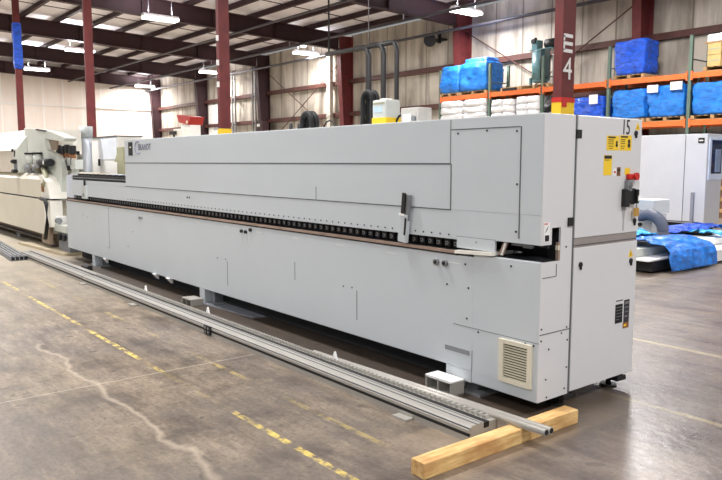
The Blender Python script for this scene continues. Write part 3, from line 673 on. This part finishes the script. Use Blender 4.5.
q.box(-14.64, -14.60, 3.30, 3.33, 1.60, 1.72, BLACK, 0, Matrix.Rotation(.5, 4, 'Y')); q.cyl((-14.72, 3.28, 1.72), (-14.72, 3.34, 1.72), .03, BLACK, 10); q.build('grey_hood', t)
q = MB(); q.prism([(-14.63, 2.14), (-13.40, 2.06), (-13.36, 1.94), (-13.15, 1.71), (-12.51, 1.60), (-12.31, 1.40), (-12.45, .86), (-13.36, .83), (-13.95, 1.21), (-14.63, 1.19)], 3.5, 3.58, PALEG, 'Y'); q.build('gantry_plate', t)
q = MB(); q.prism([(-13.35, 2.07), (-12.38, 1.99), (-11.64, 1.87), (-11.75, 1.82), (-12.51, 1.87), (-13.3, 1.97)], 3.38, 3.56, PALEG, 'Y'); q.box(-13.3, -12.7, 3.37, 3.4, 2.03, 2.05, BLACK, 0, Matrix.Rotation(.08, 4, 'Y')); q.build('canopy', t)
q = MB(); q.prism([(-13.44, 1.94), (-12.82, 1.86), (-12.89, 1.70), (-13.24, 1.70)], 3.59, 3.61, mat('brown tinted window', (150, 126, 104), .3), 'Y'); q.build('window', t)
q = MB(); q.box(-13.1, -12.2, 3.66, 3.72, 1.73, 1.90, IVORY, .005); q.build('white_cross_beam', t)
for X in (-14.04, -13.5):
    q = MB(); q.cyl((X, 3.43, 1.45), (X, 3.43, 1.64), .075, PALEG, 14); q.cyl((X, 3.43, 1.64), (X, 3.43, 1.67), .09, BLACK, 14); q.cyl((X, 3.43, 1.34), (X, 3.43, 1.45), .10, CAST, 14); q.box(X-.12, X+.12, 3.40, 3.5, 1.3, 1.36, CAST); q.build('air_cylinder', t)
q = MB(); q.cyl((-13.25, 3.42, 1.49), (-12.66, 3.42, 1.49), .065, BLACK, 14); q.cyl((-12.87, 3.40, 1.49), (-12.87, 3.35, 1.49), .03, WHITE, 10); q.box(-13.9, -13.2, 3.42, 3.5, 1.36, 1.46, CAST); q.cyl((-13.75, 3.40, 1.42), (-13.25, 3.40, 1.36), .05, mat('oily metal', (104, 100, 84), .5, .4, var=.4, vs=20), 12); q.cyl((-13.3, 3.4, 1.46), (-13.3, 3.36, 1.46), .08, CAST, 12); q.build('motor', t)
q = MB(); q.cyl((-14.6, 3.26, 1.51), (-14.42, 3.26, 1.51), .04, BLACK, 10); q.cyl((-14.6, 3.26, 1.33), (-14.35, 3.26, 1.33), .035, BLACK, 10); q.box(-14.55, -14.47, 3.27, 3.34, 1.3, 1.55, CAST); q.build('black_valve', t)
q = MB(); q.tube([(-13.25, 3.45, 1.38), (-12.95, 3.40, 1.33), (-12.75, 3.36, 1.22), (-12.62, 3.3, 1.12)], .045, OLIVE, 10, .1); q.build('cable_hose', t)
q = MB(); q.tube([(-12.75, 3.26, .885), (-12.46, 3.25, .875), (-12.40, 3.25, .80), (-12.41, 3.25, .46), (-12.56, 3.25, .22)], .032, BLACK, 10); q.build('black_hose', t)
q = MB(); q.box(-12.80, -12.70, 3.285, 3.30, 1.0, 1.14, COPPER); q.build('guard_bracket', t)
q = MB(); q.box(-12.62, -12.30, 3.38, 3.6, .44, .60, WHITE, .01); q.box(-12.45, -11.74, 3.36, 3.6, .36, .48, PALEG, .01); q.cyl((-12.5, 3.365, .54), (-12.5, 3.38, .54), .025, BLACK, 10); q.cyl((-12.2, 3.36, .54), (-12.1, 3.36, .54), .05, CAST, 10); q.cyl((-12.2, 3.40, .27), (-12.2, 3.36, .27), .06, BLACK, 12); q.cyl((-11.95, 3.40, .27), (-11.95, 3.36, .27), .05, BLACK, 12); q.box(-12.4, -11.8, 3.42, 3.6, 0, .45, CAST); q.build('junction_unit', t)
q = MB(); q.prism([(3.32, .27), (4.4, .27), (4.3, .10), (3.45, .10)], -19, -12.7, mat('rusty plinth', (112, 98, 84), .7), 'X'); q.box(-19, -12.7, 3.32, 3.45, .17, .20, BLACK)
for X in (-18, -15.5, -13): q.box(X-.15, X+.15, 3.5, 4.3, 0, .1, CAST)
q.build('plinth', t)
q = MB(); q.box(-13.0, -12.5, 3.31, 3.36, .12, .42, mat('brown grey leg', (140, 122, 104), .6)); q.build('rusty_leg', t)
for X, z in ((-12.93, 1.72), (-12.62, 1.70), (-12.45, 1.72), (-12.22, 1.70)):
    q = MB(); q.box(X-.05, X+.05, 3.60, 3.70, z-.07, z+.07, BLACK, .01); q.cyl((X, 3.60, z-.10), (X, 3.70, z-.10), .035, COPPER, 10); q.box(X-.02, X+.02, 3.61, 3.63, 1.45, z-.08, CAST); q.build('tool_holder', t)
q = MB(); q.box(-12.7, -12.0, 3.62, 3.75, 1.38, 1.54, PALEG, .01); q.cyl((-12.3, 3.58, 1.40), (-12.3, 3.64, 1.40), .04, BLACK, 10); q.box(-12.5, -12.2, 3.64, 3.74, .3, 1.4, PALEG); q.build('tool_table', t)

# ------------------------------------------------------------------ pallet rack on the long wall
RX = [-19.55, -17.1, -14.82, -12.38, -9.88, -7.4, -4.9]
rk = thing('pallet_rack', 'pallet rack with orange beams and green posts against the long wall', 'rack', (-12, 20, 0))
for X in RX:
    zt = 4.95
    for Y in (19.5, 20.5):
        m = MB(); m.box(X-.045, X+.045, Y-.04, Y+.04, 0, zt, GRN); m.box(X-.08, X+.08, Y-.07, Y+.07, 0, .01, GRN); m.build('upright', rk)
    m = MB()
    for i, z in enumerate((.3, 1.3, 2.3, 3.3, 4.3)):
        m.box(X-.015, X+.015, 19.5, 20.5, z, z+.03, GRN)
        if z < 4: m.cyl((X, 19.5, z), (X, 20.5, z+1), .015, GRN, 6)
    m.build('frame_brace', rk)
for a, b_ in zip(RX, RX[1:]):
    for z in (2.5, 3.78):
        for Y in (19.46, 20.5):
            m = MB(); m.box(a+.045, b_-.045, Y-.025, Y+.025, z, z+.15, ORG, .004)
            for s in (a+.045, b_-.095): m.box(s, s+.05, Y-.035, Y+.03, z-.05, z+.2, ORG)
            m.build('beam', rk)
        m = MB(); m.box(a+.06, b_-.06, 19.5, 20.48, z+.13, z+.148, mat('wire deck', (120, 110, 100), .6)); m.build('deck', rk)
def pallet(mb, x0, x1, z, y0=19.42, y1=20.42):
    for i in range(3):
        yy = y0+.02+(y1-y0-.12)*i/2; mb.box(x0, x1, yy, yy+.08, z, z+.02, WOOD)
        xx_ = x0+(x1-x0-.1)*i/2; mb.box(xx_, xx_+.1, y0, y1, z+.02, z+.10, WOOD)
    for i in range(7):
        a = x0+(x1-x0-.1)*i/6; mb.box(a, a+.1, y0, y1, z+.10, z+.12, WOOD)
def load(lab, x0, x1, z, top, m_, seed, labels=(), y0=19.42, y1=20.4, extra=None):
    t = thing('wrapped_pallet_load', lab, 'pallet load', ((x0+x1)/2, (y0+y1)/2, z), 'wrapped loads on the rack')
    p = MB(); pallet(p, x0, x1, z, y0, y1); p.build('pallet', t)
    q = MB(); q.lump(x0+.03, x1-.03, y0+.02, y1-.02, z+.12, top, m_, .065, seed, 15, 2.9)
    for e_ in (extra or ()): q.lump(*e_, m_, .06, seed+5, 6, 3)
    q.build('wrapped_goods', t)
    for (a, b_, c_, d_) in labels:
        q = MB(); q.box(a, b_, y0-.075, y0-.068, c_, d_, WHITE); q.box(a, b_, y0-.068, y0+.05, c_+.02, d_-.02, m_); q.build('paper_label', t)
    return t
ZU, ZL = 3.93, 2.65
load('smaller bright blue wrapped load at the left end of the upper rack beam', -19.5, -18.55, ZU, 5.05, BLUE, 1)
load('larger bright blue wrapped load, second from the left on the upper rack beam', -18.5, -17.2, ZU, 5.08, BLUE, 2, extra=((-18.3, -17.3, 19.5, 20.2, 4.8, 5.22),))
load('lone deep blue wrapped load on the upper rack beam right of the E4 column', -12.2, -11.2, ZU, 5.04, BLUED, 3, y1=20.2)
t = thing('boxed_pallet_load', 'brown cartons on a pallet at the right end of the upper rack beam', 'pallet load', (-8.8, 19.9, ZU))
p = MB(); pallet(p, -9.5, -8.3, ZU); p.build('pallet', t)
for i in range(3):
    for j in range(2):
        q = MB(); q.box(-9.42+i*.38, -9.06+i*.38, 19.46, 20.3, ZU+.12+j*.31, ZU+.42+j*.31, CARD, .01); q.box(-9.40+i*.38, -9.1+i*.38, 19.455, 19.46, ZU+.25+j*.31, ZU+.29+j*.31, OLIVE); tag(q.build('carton', None, (-9.24+i*.38, 19.88, ZU+.12+j*.31)), 'brown carton, %s row, %s of three, on the rightmost upper pallet' % (('lower', 'upper')[j], ('left', 'middle', 'right')[i]), 'carton', 'cartons on the right upper pallet')
q = MB(); q.lump(-9.45, -8.3, 19.46, 20.3, ZU+.76, ZU+.98, WHITE, .06, 4); q.box(-9.5, -8.25, 19.45, 20.35, ZU+.74, ZU+.77, WOOD); q.build('white_cover', t)
q = MB(); q.lump(-9.0, -8.4, 19.5, 20.2, ZU+.97, ZU+1.25, TEAL, .08, 9); q.build('teal_bundle', t)
# white sacks seen in the leftmost loads
# lower level
LAY = ('lowest', 'second', 'third', 'topmost')
def sacks(lab, x0, x1, n, seed, z=ZL, h=.2):
    p = MB(); pallet(p, x0, x1, z); tag(p.build('wooden_pallet', None, ((x0+x1)/2, 19.9, z)), 'wooden pallet under the white sacks '+lab, 'pallet')
    for i in range(n):
        for j in range(2):
            w_ = (x1-x0)/2; q = MB(); q.lump(x0+j*w_+.01, x0+(j+1)*w_-.01, 19.42, 20.35, z+.12+i*h, z+.12+i*h+h*1.02, SACK, .035, seed+i*3+j, 5, 3.5)
            tag(q.build('paper_sack', None, (x0+(j+.5)*w_, 19.9, z+.12+i*h)), 'white paper sack, %s layer %s, %s' % (LAY[i], 'left' if j == 0 else 'right', lab), 'sack', 'white sacks '+lab)
sacks('at the left end of the rack', -19.48, -17.22, 4, 3, h=.245)
sacks('right of the first inner green post', -16.95, -15.95, 4, 21, h=.22)
sacks('below the compressor', -15.85, -14.9, 4, 41, h=.23)
t = thing('black_coil', 'coil of black cable resting beside the white sacks under the compressor', 'coil', (-14.4, 19.7, ZL))
for r_ in (.22, .28, .34):
    q = MB(); q.tube([(-14.4+r_*1.2*math.cos(a_*math.pi/12), 19.6+.04*math.sin(a_), ZL+.36+.02+r_*math.sin(a_*math.pi/12)) for a_ in range(25)], .03, BLACK, 8); q.build('turn', t)
load('low deep blue wrapped load with a white paper label, right of the E4 column', -13.75, -12.5, ZL, 3.50, BLUED, 6, ((-12.95, -12.65, 3.27, 3.55),))
load('blue wrapped load right of the second green post on the lower rack level', -12.25, -11.15, ZL, 3.62, BLUE, 7)
load('blue wrapped load with two white paper labels on top', -11.08, -9.97, ZL, 3.66, BLUE, 8, ((-11.05, -10.72, 3.47, 3.68), (-10.36, -10.02, 3.50, 3.72)))
load('blue wrapped load on the lower rack level at the right edge', -9.78, -8.6, ZL, 3.64, BLUE, 9)
load('blue wrapped load on the lower rack level beyond the right edge', -8.5, -7.5, ZL, 3.6, BLUE, 10)
# compressor
t = thing('air_compressor', 'grey teal vertical air compressor with motor on the upper rack beam', 'compressor', (-15.08, 19.9, ZU))
p = MB(); pallet(p, -15.73, -14.53, ZU); p.build('pallet', t)
q = MB(); q.cyl((-15.18, 19.85, 4.22), (-15.18, 19.85, 5.12), .30, TEAL, 24); q.cyl((-15.18, 19.85, 5.12), (-15.18, 19.85, 5.22), .30, TEAL, 24, .18); q.cyl((-15.18, 19.85, 4.14), (-15.18, 19.85, 4.22), .2, TEAL, 24, .3)
for s in (-1, 1): q.box(-15.18+s*.25-.03, -15.18+s*.25+.03, 19.6, 19.7, 4.05, 4.3, TEAL)
q.build('tank', t)
q = MB(); q.box(-15.53, -14.63, 19.65, 20.05, 5.2, 5.24, TEAL); q.cyl((-14.98, 19.85, 5.40), (-14.58, 19.85, 5.40), .15, BLACK, 16); q.build('motor', t)
q = MB(); q.box(-15.48, -15.23, 19.7, 20.0, 5.24, 5.55, TEAL, .02); q.cyl((-15.35, 19.68, 5.5), (-15.35, 19.6, 5.5), .08, BLACK, 12); q.cyl((-15.43, 19.85, 5.55), (-15.43, 19.85, 5.65), .05, BLACK, 10); q.build('pump', t)
q = MB(); q.box(-14.85, -14.65, 19.6, 19.64, 4.3, 5.2, mat('dark teal pipe', (40, 56, 58), .5)); q.cyl((-14.98, 19.6, 4.2), (-14.98, 19.6, 5.2), .03, BLACK, 8); q.build('riser_pipe', t)
q = MB(); q.box(-14.98, -14.62, 20.2, 20.3, ZU, 5.1, WHITE, .01); tag(q.build('white_board'), 'white board standing on the rack behind the compressor', 'board')
q = MB(); q.box(-16.6, -15.8, 19.5, 20.3, ZU, ZU+.13, WOOD); q.box(-16.5, -15.9, 19.45, 19.5, ZU+.02, ZU+.1, DARK); tag(q.build('empty_pallet'), 'empty wooden pallet on the upper rack beam left of the compressor', 'pallet')
# dark goods on the floor level at right
for i in range(4):
    q = MB(); a = -8.9+1.3*i; q.box(a, a+1.15, 19.45, 20.4, 0, 1.6+.2*(i % 2), mat('brown crate', (112, 86, 66), .8, var=.25), .01)
    for k_ in range(5): q.box(a-.01, a+1.16, 19.43, 19.45, .15+.3*k_, .25+.3*k_, WOOD)
    tag(q.build('crate'), 'dark brown slatted crate on the floor under the rack at right', 'crate', 'crates under the rack')

# ------------------------------------------------------------------ white cabinet at right
t = thing('machine_enclosure', 'tall white machine enclosure with a glazed side, right of the machine end', 'enclosure', (-7.8, 14.3, 0))
q = MB(); q.box(-10.5, -6.66, 13.95, 14.6, .28, 2.05, mat('enclosure grey white', (206, 209, 214), .45, var=.03), .012); q.build('body', t)
q = MB(); q.box(-7.1, -7.09, 13.944, 13.952, .3, 2.04, SEAM); q.box(-10.5, -6.75, 13.944, 13.952, .30, .32, SEAM); q.build('seam', t)
q = MB(); q.box(-6.84, -6.72, 13.94, 13.95, 1.87, 1.97, BLACK); q.box(-6.82, -6.74, 13.937, 13.94, 1.91, 1.93, WHITE); q.build('badge', t)
q = MB(); q.box(-6.66, -6.64, 14.02, 14.58, 1.15, 1.98, mat('pale frame', (212, 226, 246), .35), .004); q.build('window_frame', t)
q = MB(); q.box(-6.645, -6.635, 14.10, 14.52, 1.27, 1.93, GLASS); q.build('window_pane', t)
q = MB(); q.box(-6.635, -6.62, 14.25, 14.45, 1.3, 1.75, mat('grey blue reflection panel', (130, 150, 180), .4)); q.build('painted_reflection', t)  # reflection in the glass, painted as a flat grey-blue panel
q = MB(); q.box(-6.92, -6.86, 13.90, 13.95, .28, .90, DUST, .004); q.build('door_handle', t)
q = MB(); q.box(-10.4, -6.75, 14.0, 14.55, 0, .29, DARK); q.build('plinth', t)

# ------------------------------------------------------------------ wrapped gear on the floor at right
t = thing('white_tank', 'small white metal box unit behind the machine end at right', 'machine', (-7.2, 10.6, 0))
q = MB(); q.box(-7.0, -5.86, 10.62, 11.1, .68, .90, mat('cool white', (222, 228, 234), .4), .01); q.build('box', t)
q = MB(); q.box(-7.0, -5.90, 10.66, 11.1, .34, .66, mat('cool grey white', (206, 210, 214), .4), .01); q.cyl((-6.1, 10.62, .50), (-6.1, 10.66, .50), .03, BLACK, 10); q.box(-6.9, -6.0, 10.7, 11.0, .2, .65, CAST); q.build('lower_box', t)
q = MB(); pts = [(-6.05, 10.52, .64)]+[(-5.88+.25*math.sin(a_*math.pi/20), 10.5, .42+.26*math.cos(a_*math.pi/20)) for a_ in range(0, 11)]+[(-5.63, 10.5, .24)]
p2 = []
for p, q_ in zip(pts, pts[1:]):
    for k_ in range(3): p2.append(tuple(p[j]+(q_[j]-p[j])*k_/3 for j in range(3)))
q.tube(p2, .085, mat('grey flexible duct', (96, 102, 120), .5), 14, .1); tag(q.build('flexible_duct'), 'grey ribbed flexible duct bending down to the blue wrapped gear', 'duct')
def ybeam(lab, x, y0, y1, z0, w_, h_):
    t = thing('white_beam', lab, 'beam', (x, (y0+y1)/2, z0), 'white beams wrapped in blue film')
    m = MB(); m.box(x-w_/2, x+w_/2, y0, y1, z0, z0+h_, WHITE, .006); m.build('web', t)
    m = MB()
    k_ = y0+.25
    while k_ < y1-.2: m.box(x+w_/2-.001, x+w_/2+.003, k_, k_+.12, z0+.01, z0+.06, DARK); k_ += .75
    m.build('slot', t)
    return t
ybeam('nearest white slotted beam lying low on the floor, right of the machine end', -5.1, 9.95, 13.2, .03, .5, .17)
ybeam('raised white beam above the slotted one, half covered in blue film', -5.33, 9.9, 13.0, .21, .30, .09)
t = thing('machine_skid', 'low black skid carrying the white beams and blue film', 'skid', (-5.8, 10.5, 0))
q = MB(); q.box(-6.9, -5.36, 8.75, 13.0, 0.0, .03, DARK); q.box(-6.6, -5.8, 8.8, 12.9, .03, .20, DARK)
for y_ in (9.2, 10.4, 11.8): q.box(-6.0, -5.5, y_, y_+.2, .03, .25, CAST)
q.box(-6.0, -4.93, 8.95, 9.90, .03, .17, DARK); q.box(-6.9, -4.93, 8.86, 9.90, .17, .19, WHITE); q.box(-5.8, -5.2, 8.95, 9.8, .19, .30, PALEG)
q.build('base', t)
q = MB(); q.box(-6.9, -5.4, 8.70, 8.76, .12, .20, WHITE, .004); q.box(-5.62, -5.5, 8.72, 8.86, .03, .42, COPPER, .01); q.cyl((-6.2, 8.85, .32), (-5.7, 8.85, .32), .07, PALEG, 14); q.build('roller', t)
def film(lab, path, y0, y1, m_, sd, amp=.05):
    """thin crumpled sheet: a cross-section path (x, z) swept along y, with folds and ragged ends"""
    from mathutils import noise
    P_ = [Vector((a, 0, b)) for a, b in path]; seg = [(P_[i+1]-P_[i]).length for i in range(len(P_)-1)]; L = sum(seg)
    nu, nv = 26, 34; bm2 = bmesh.new(); g = []
    for i in range(nu+1):
        d = L*i/nu; k = 0
        while k < len(seg)-1 and d > seg[k]: d -= seg[k]; k += 1
        base = P_[k].lerp(P_[k+1], min(1, d/seg[k])); tn = (P_[k+1]-P_[k]).normalized(); nrm = Vector((-tn.z, 0, tn.x))
        if nrm.z < -.1 or (abs(nrm.z) <= .1 and nrm.x < 0): nrm = -nrm
        row = []
        for j in range(nv+1):
            v = j/nv; n0 = noise.noise(Vector((i*.16, sd*5.3, 0))); n1 = noise.noise(Vector((i*.16, sd*7.7, 4)))
            y = y0+.35*(n0+.5)*(1-v)+(y1-y0)*v+.35*n1*v
            q_ = base+Vector((0, y, 0)); w_ = q_*1.0
            f = .6*(1-2*abs(noise.noise(w_*4.2+Vector((sd*2.2, 0, 0)))))+.5*noise.noise(w_*9)+.35*(1-2*abs(noise.noise(w_*16)))
            q_ = q_+nrm*amp*(f+.5); q_.z = max(q_.z, .012); row.append(bm2.verts.new(q_))
        g.append(row)
    for i in range(nu):
        for j in range(nv): bm2.faces.new((g[i][j], g[i+1][j], g[i+1][j+1], g[i][j+1]))
    bmesh.ops.recalc_face_normals(bm2, faces=bm2.faces); bmesh.ops.solidify(bm2, geom=bm2.faces[:], thickness=.006)
    q = MB(); q._merge(bm2, m_); tag(q.build('plastic_film'), lab, 'plastic film', 'blue film on the floor gear')
film('crumpled bright blue film draped over the near end of the white beams', [(-5.9, .34), (-5.5, .34), (-5.2, .36), (-4.88, .26), (-4.80, .10), (-4.79, .03)], 9.0, 10.35, BLUE, 1, .05)
film('pale blue sheet lying on the gear next to the machine end', [(-6.7, .36), (-6.0, .44), (-5.55, .41)], 9.0, 10.2, CYAN, 3, .035)
film('blue film along the far side of the gear below the enclosure', [(-6.9, .15), (-6.5, .30), (-5.95, .28)], 11.3, 13.5, BLUED, 4, .05)
film('blue film bunched at the right edge over the white beam', [(-5.7, .34), (-5.3, .40), (-5.0, .36), (-4.80, .22), (-4.78, .08)], 12.3, 13.6, BLUE, 5, .07)
film('small pale blue crumpled film on the raised white beam', [(-5.65, .33), (-5.3, .34), (-5.15, .32)], 11.2, 11.8, CYAN, 6, .04)

# ------------------------------------------------------------------ fixtures on the long wall
q = MB(); q.box(-28.85, -28.58, WY-.42, WY-.21, 0, 6.85, mat('pale downpipe', (206, 204, 192), .5), .01)
for z in (2.2, 3.7, 5.3): q.box(-28.88, -28.55, WY-.44, WY-.20, z, z+.1, mat('downpipe strap', (176, 172, 160), .5))
tag(q.build('downpipe'), 'pale square downpipe on the long wall left of the bright red column', 'downpipe')
for X, lb in ((-38.3, 'thin cable ladder on the long wall nearest the yellow-footed column'), (-35.9, 'thin cable ladder on the long wall beside the dark wall column')):
    t = thing('cable_ladder', lb, 'cable ladder', (X, WY-.4, 0), 'cable ladders on the wall')
    for s in (-.16, .16):
        m = MB(); m.box(X+s-.03, X+s+.03, WY-.45, WY-.38, 0, 6.9, CAST); m.build('side_rail', t)
    for k_ in range(13):
        m = MB(); m.box(X-.16, X+.16, WY-.44, WY-.40, .3+.5*k_, .35+.5*k_, CAST); m.build('rung', t)
    m = MB()
    for z in (2.2, 3.8, 5.33): m.box(X-.1, X+.1, WY-.4, WY-.19, z, z+.04, CAST)
    m.build('wall_bracket', t)
# unit heater high on the wall
t = thing('wall_speaker', 'small dark horn speaker high on the long wall left of the bright lamp', 'speaker', (-21.4, WY-.3, 6.4))
m = MB(); m.cyl((-21.5, WY-.35, 6.5), (-21.25, WY-.75, 6.40), .10, BLACK, 16, .26); m.cyl((-21.6, WY-.3, 6.52), (-21.5, WY-.35, 6.5), .13, BLACK, 12); m.build('horn', t)
m = MB(); m.box(-21.9, -21.0, WY-.35, WY-.0, 6.44, 6.50, BLACK); m.box(-21.15, -21.05, WY-.4, WY-.3, 6.3, 6.8, BLACK); m.build('bracket', t)
# dust drops
PX = [(-17.15, .095), (-16.45, .085), (-15.85, .07)]
t = thing('dust_pipes', 'three black vertical drop pipes joined by an elbowed header, behind the machine', 'pipe', (-16.5, 14, 0))
m = MB()
for X, r_ in PX:
    m = MB(); Y_ = 14; m.tube([(X-.6, Y_, 5.0), (X-.25, Y_, 5.0), (X-.1, Y_, 4.95), (X-.02, Y_, 4.84), (X, Y_, 4.7), (X, Y_, 3.5), (X, Y_, 0)], r_, BLACK, 12); m.build('drop_pipe', t)
m = MB(); m.cyl((-19.3, 14, 5.02), (-15.95, 14, 4.98), .075, BLACK, 12)
m.cyl((-19.2, 14, 5.02), (-19.2, 14, rz(14)+.76), .03, BLACK, 8); m.cyl((-17.15, 14, 5.0), (-17.15, 14, rz(14)+.76), .012, STEEL, 6); m.build('header_pipe', t)
# red hopper and white gear beyond the far end
t = thing('red_crane_body', 'red slanted steel hopper beyond the machine, left of the yellow-footed column', 'hopper', (-30, 13, 0))
q = MB(); q.prism([(-31.1, 3.66), (-30.9, 3.30), (-29.9, 3.16), (-29.7, 3.5)], 14.0, 14.7, mat('faded red paint', (170, 44, 38), .5), 'Y'); q.box(-30.1, -29.95, 13.985, 14.0, 3.22, 3.34, VENT)
q.build('hopper', t)
q = MB(); q.box(-30.9, -29.9, 14.1, 14.6, 0, 3.16, WHITE, .02); q.box(-31.1, -30.0, 13.8, 14.5, 1.8, 3.0, IVORY, .05); q.box(-31.3, -30.7, 13.7, 13.8, 2.75, 2.9, BLACK); q.box(-31.0, -30.9, 13.75, 13.95, 1.9, 2.8, BLACK); q.build('white_base', t)
# white sliding door in the long wall
q = MB(); q.box(-42.2, -39.4, WY-.12, WY-.0, 0, 5.1, mat('white door leaf', (244, 244, 242), .4), .01)
for z in (1.2, 2.4, 3.6): q.box(-42.2, -39.4, WY-.125, WY-.12, z, z+.02, VENT)
dr = struct(q.build('door_1'))
q = MB(); q.box(-41.5, -40.7, WY-.13, WY-.12, 3.5, 3.9, mat('grey pane', (170, 178, 186), .2)); q.build('door_pane', dr)
q = MB(); q.box(-38.0, -35.6, WY-.1, WY, 0, 3.2, mat('white door leaf', (244, 244, 242), .4), .01); struct(q.build('door_2'))
q = MB(); q.box(-34.8, -34.2, 20.4, 20.8, 0, 3.75, REDD, .01); q.box(-34.8, -34.5, 20.39, 20.4, 3.45, 3.6, WHITE); tag(q.build('red_cabinet'), 'small dark red cabinet top beside the foot of the dark wall column', 'cabinet')

# ------------------------------------------------------------------ world fill light through the hall front left open for it, camera, output
W = bpy.data.worlds.new('World'); S.world = W; W.use_nodes = True
bg = W.node_tree.nodes['Background']; bg.inputs[0].default_value = (.93, .96, 1, 1); bg.inputs[1].default_value = .5
cam = bpy.data.cameras.new('camera'); co = bpy.data.objects.new('camera', cam); COL.objects.link(co)
cam.sensor_width = 36; cam.lens = 709/722*36; cam.clip_end = 300
co.location = (0, 0, 1.5); co.rotation_euler = (math.radians(90)-math.atan(78/709), 0, math.radians(51.37))
S.camera = co
S.view_settings.view_transform = 'Standard'; S.view_settings.look = 'None'; S.view_settings.gamma = 1; S.view_settings.exposure = -0.56
S.view_settings.use_curve_mapping = False
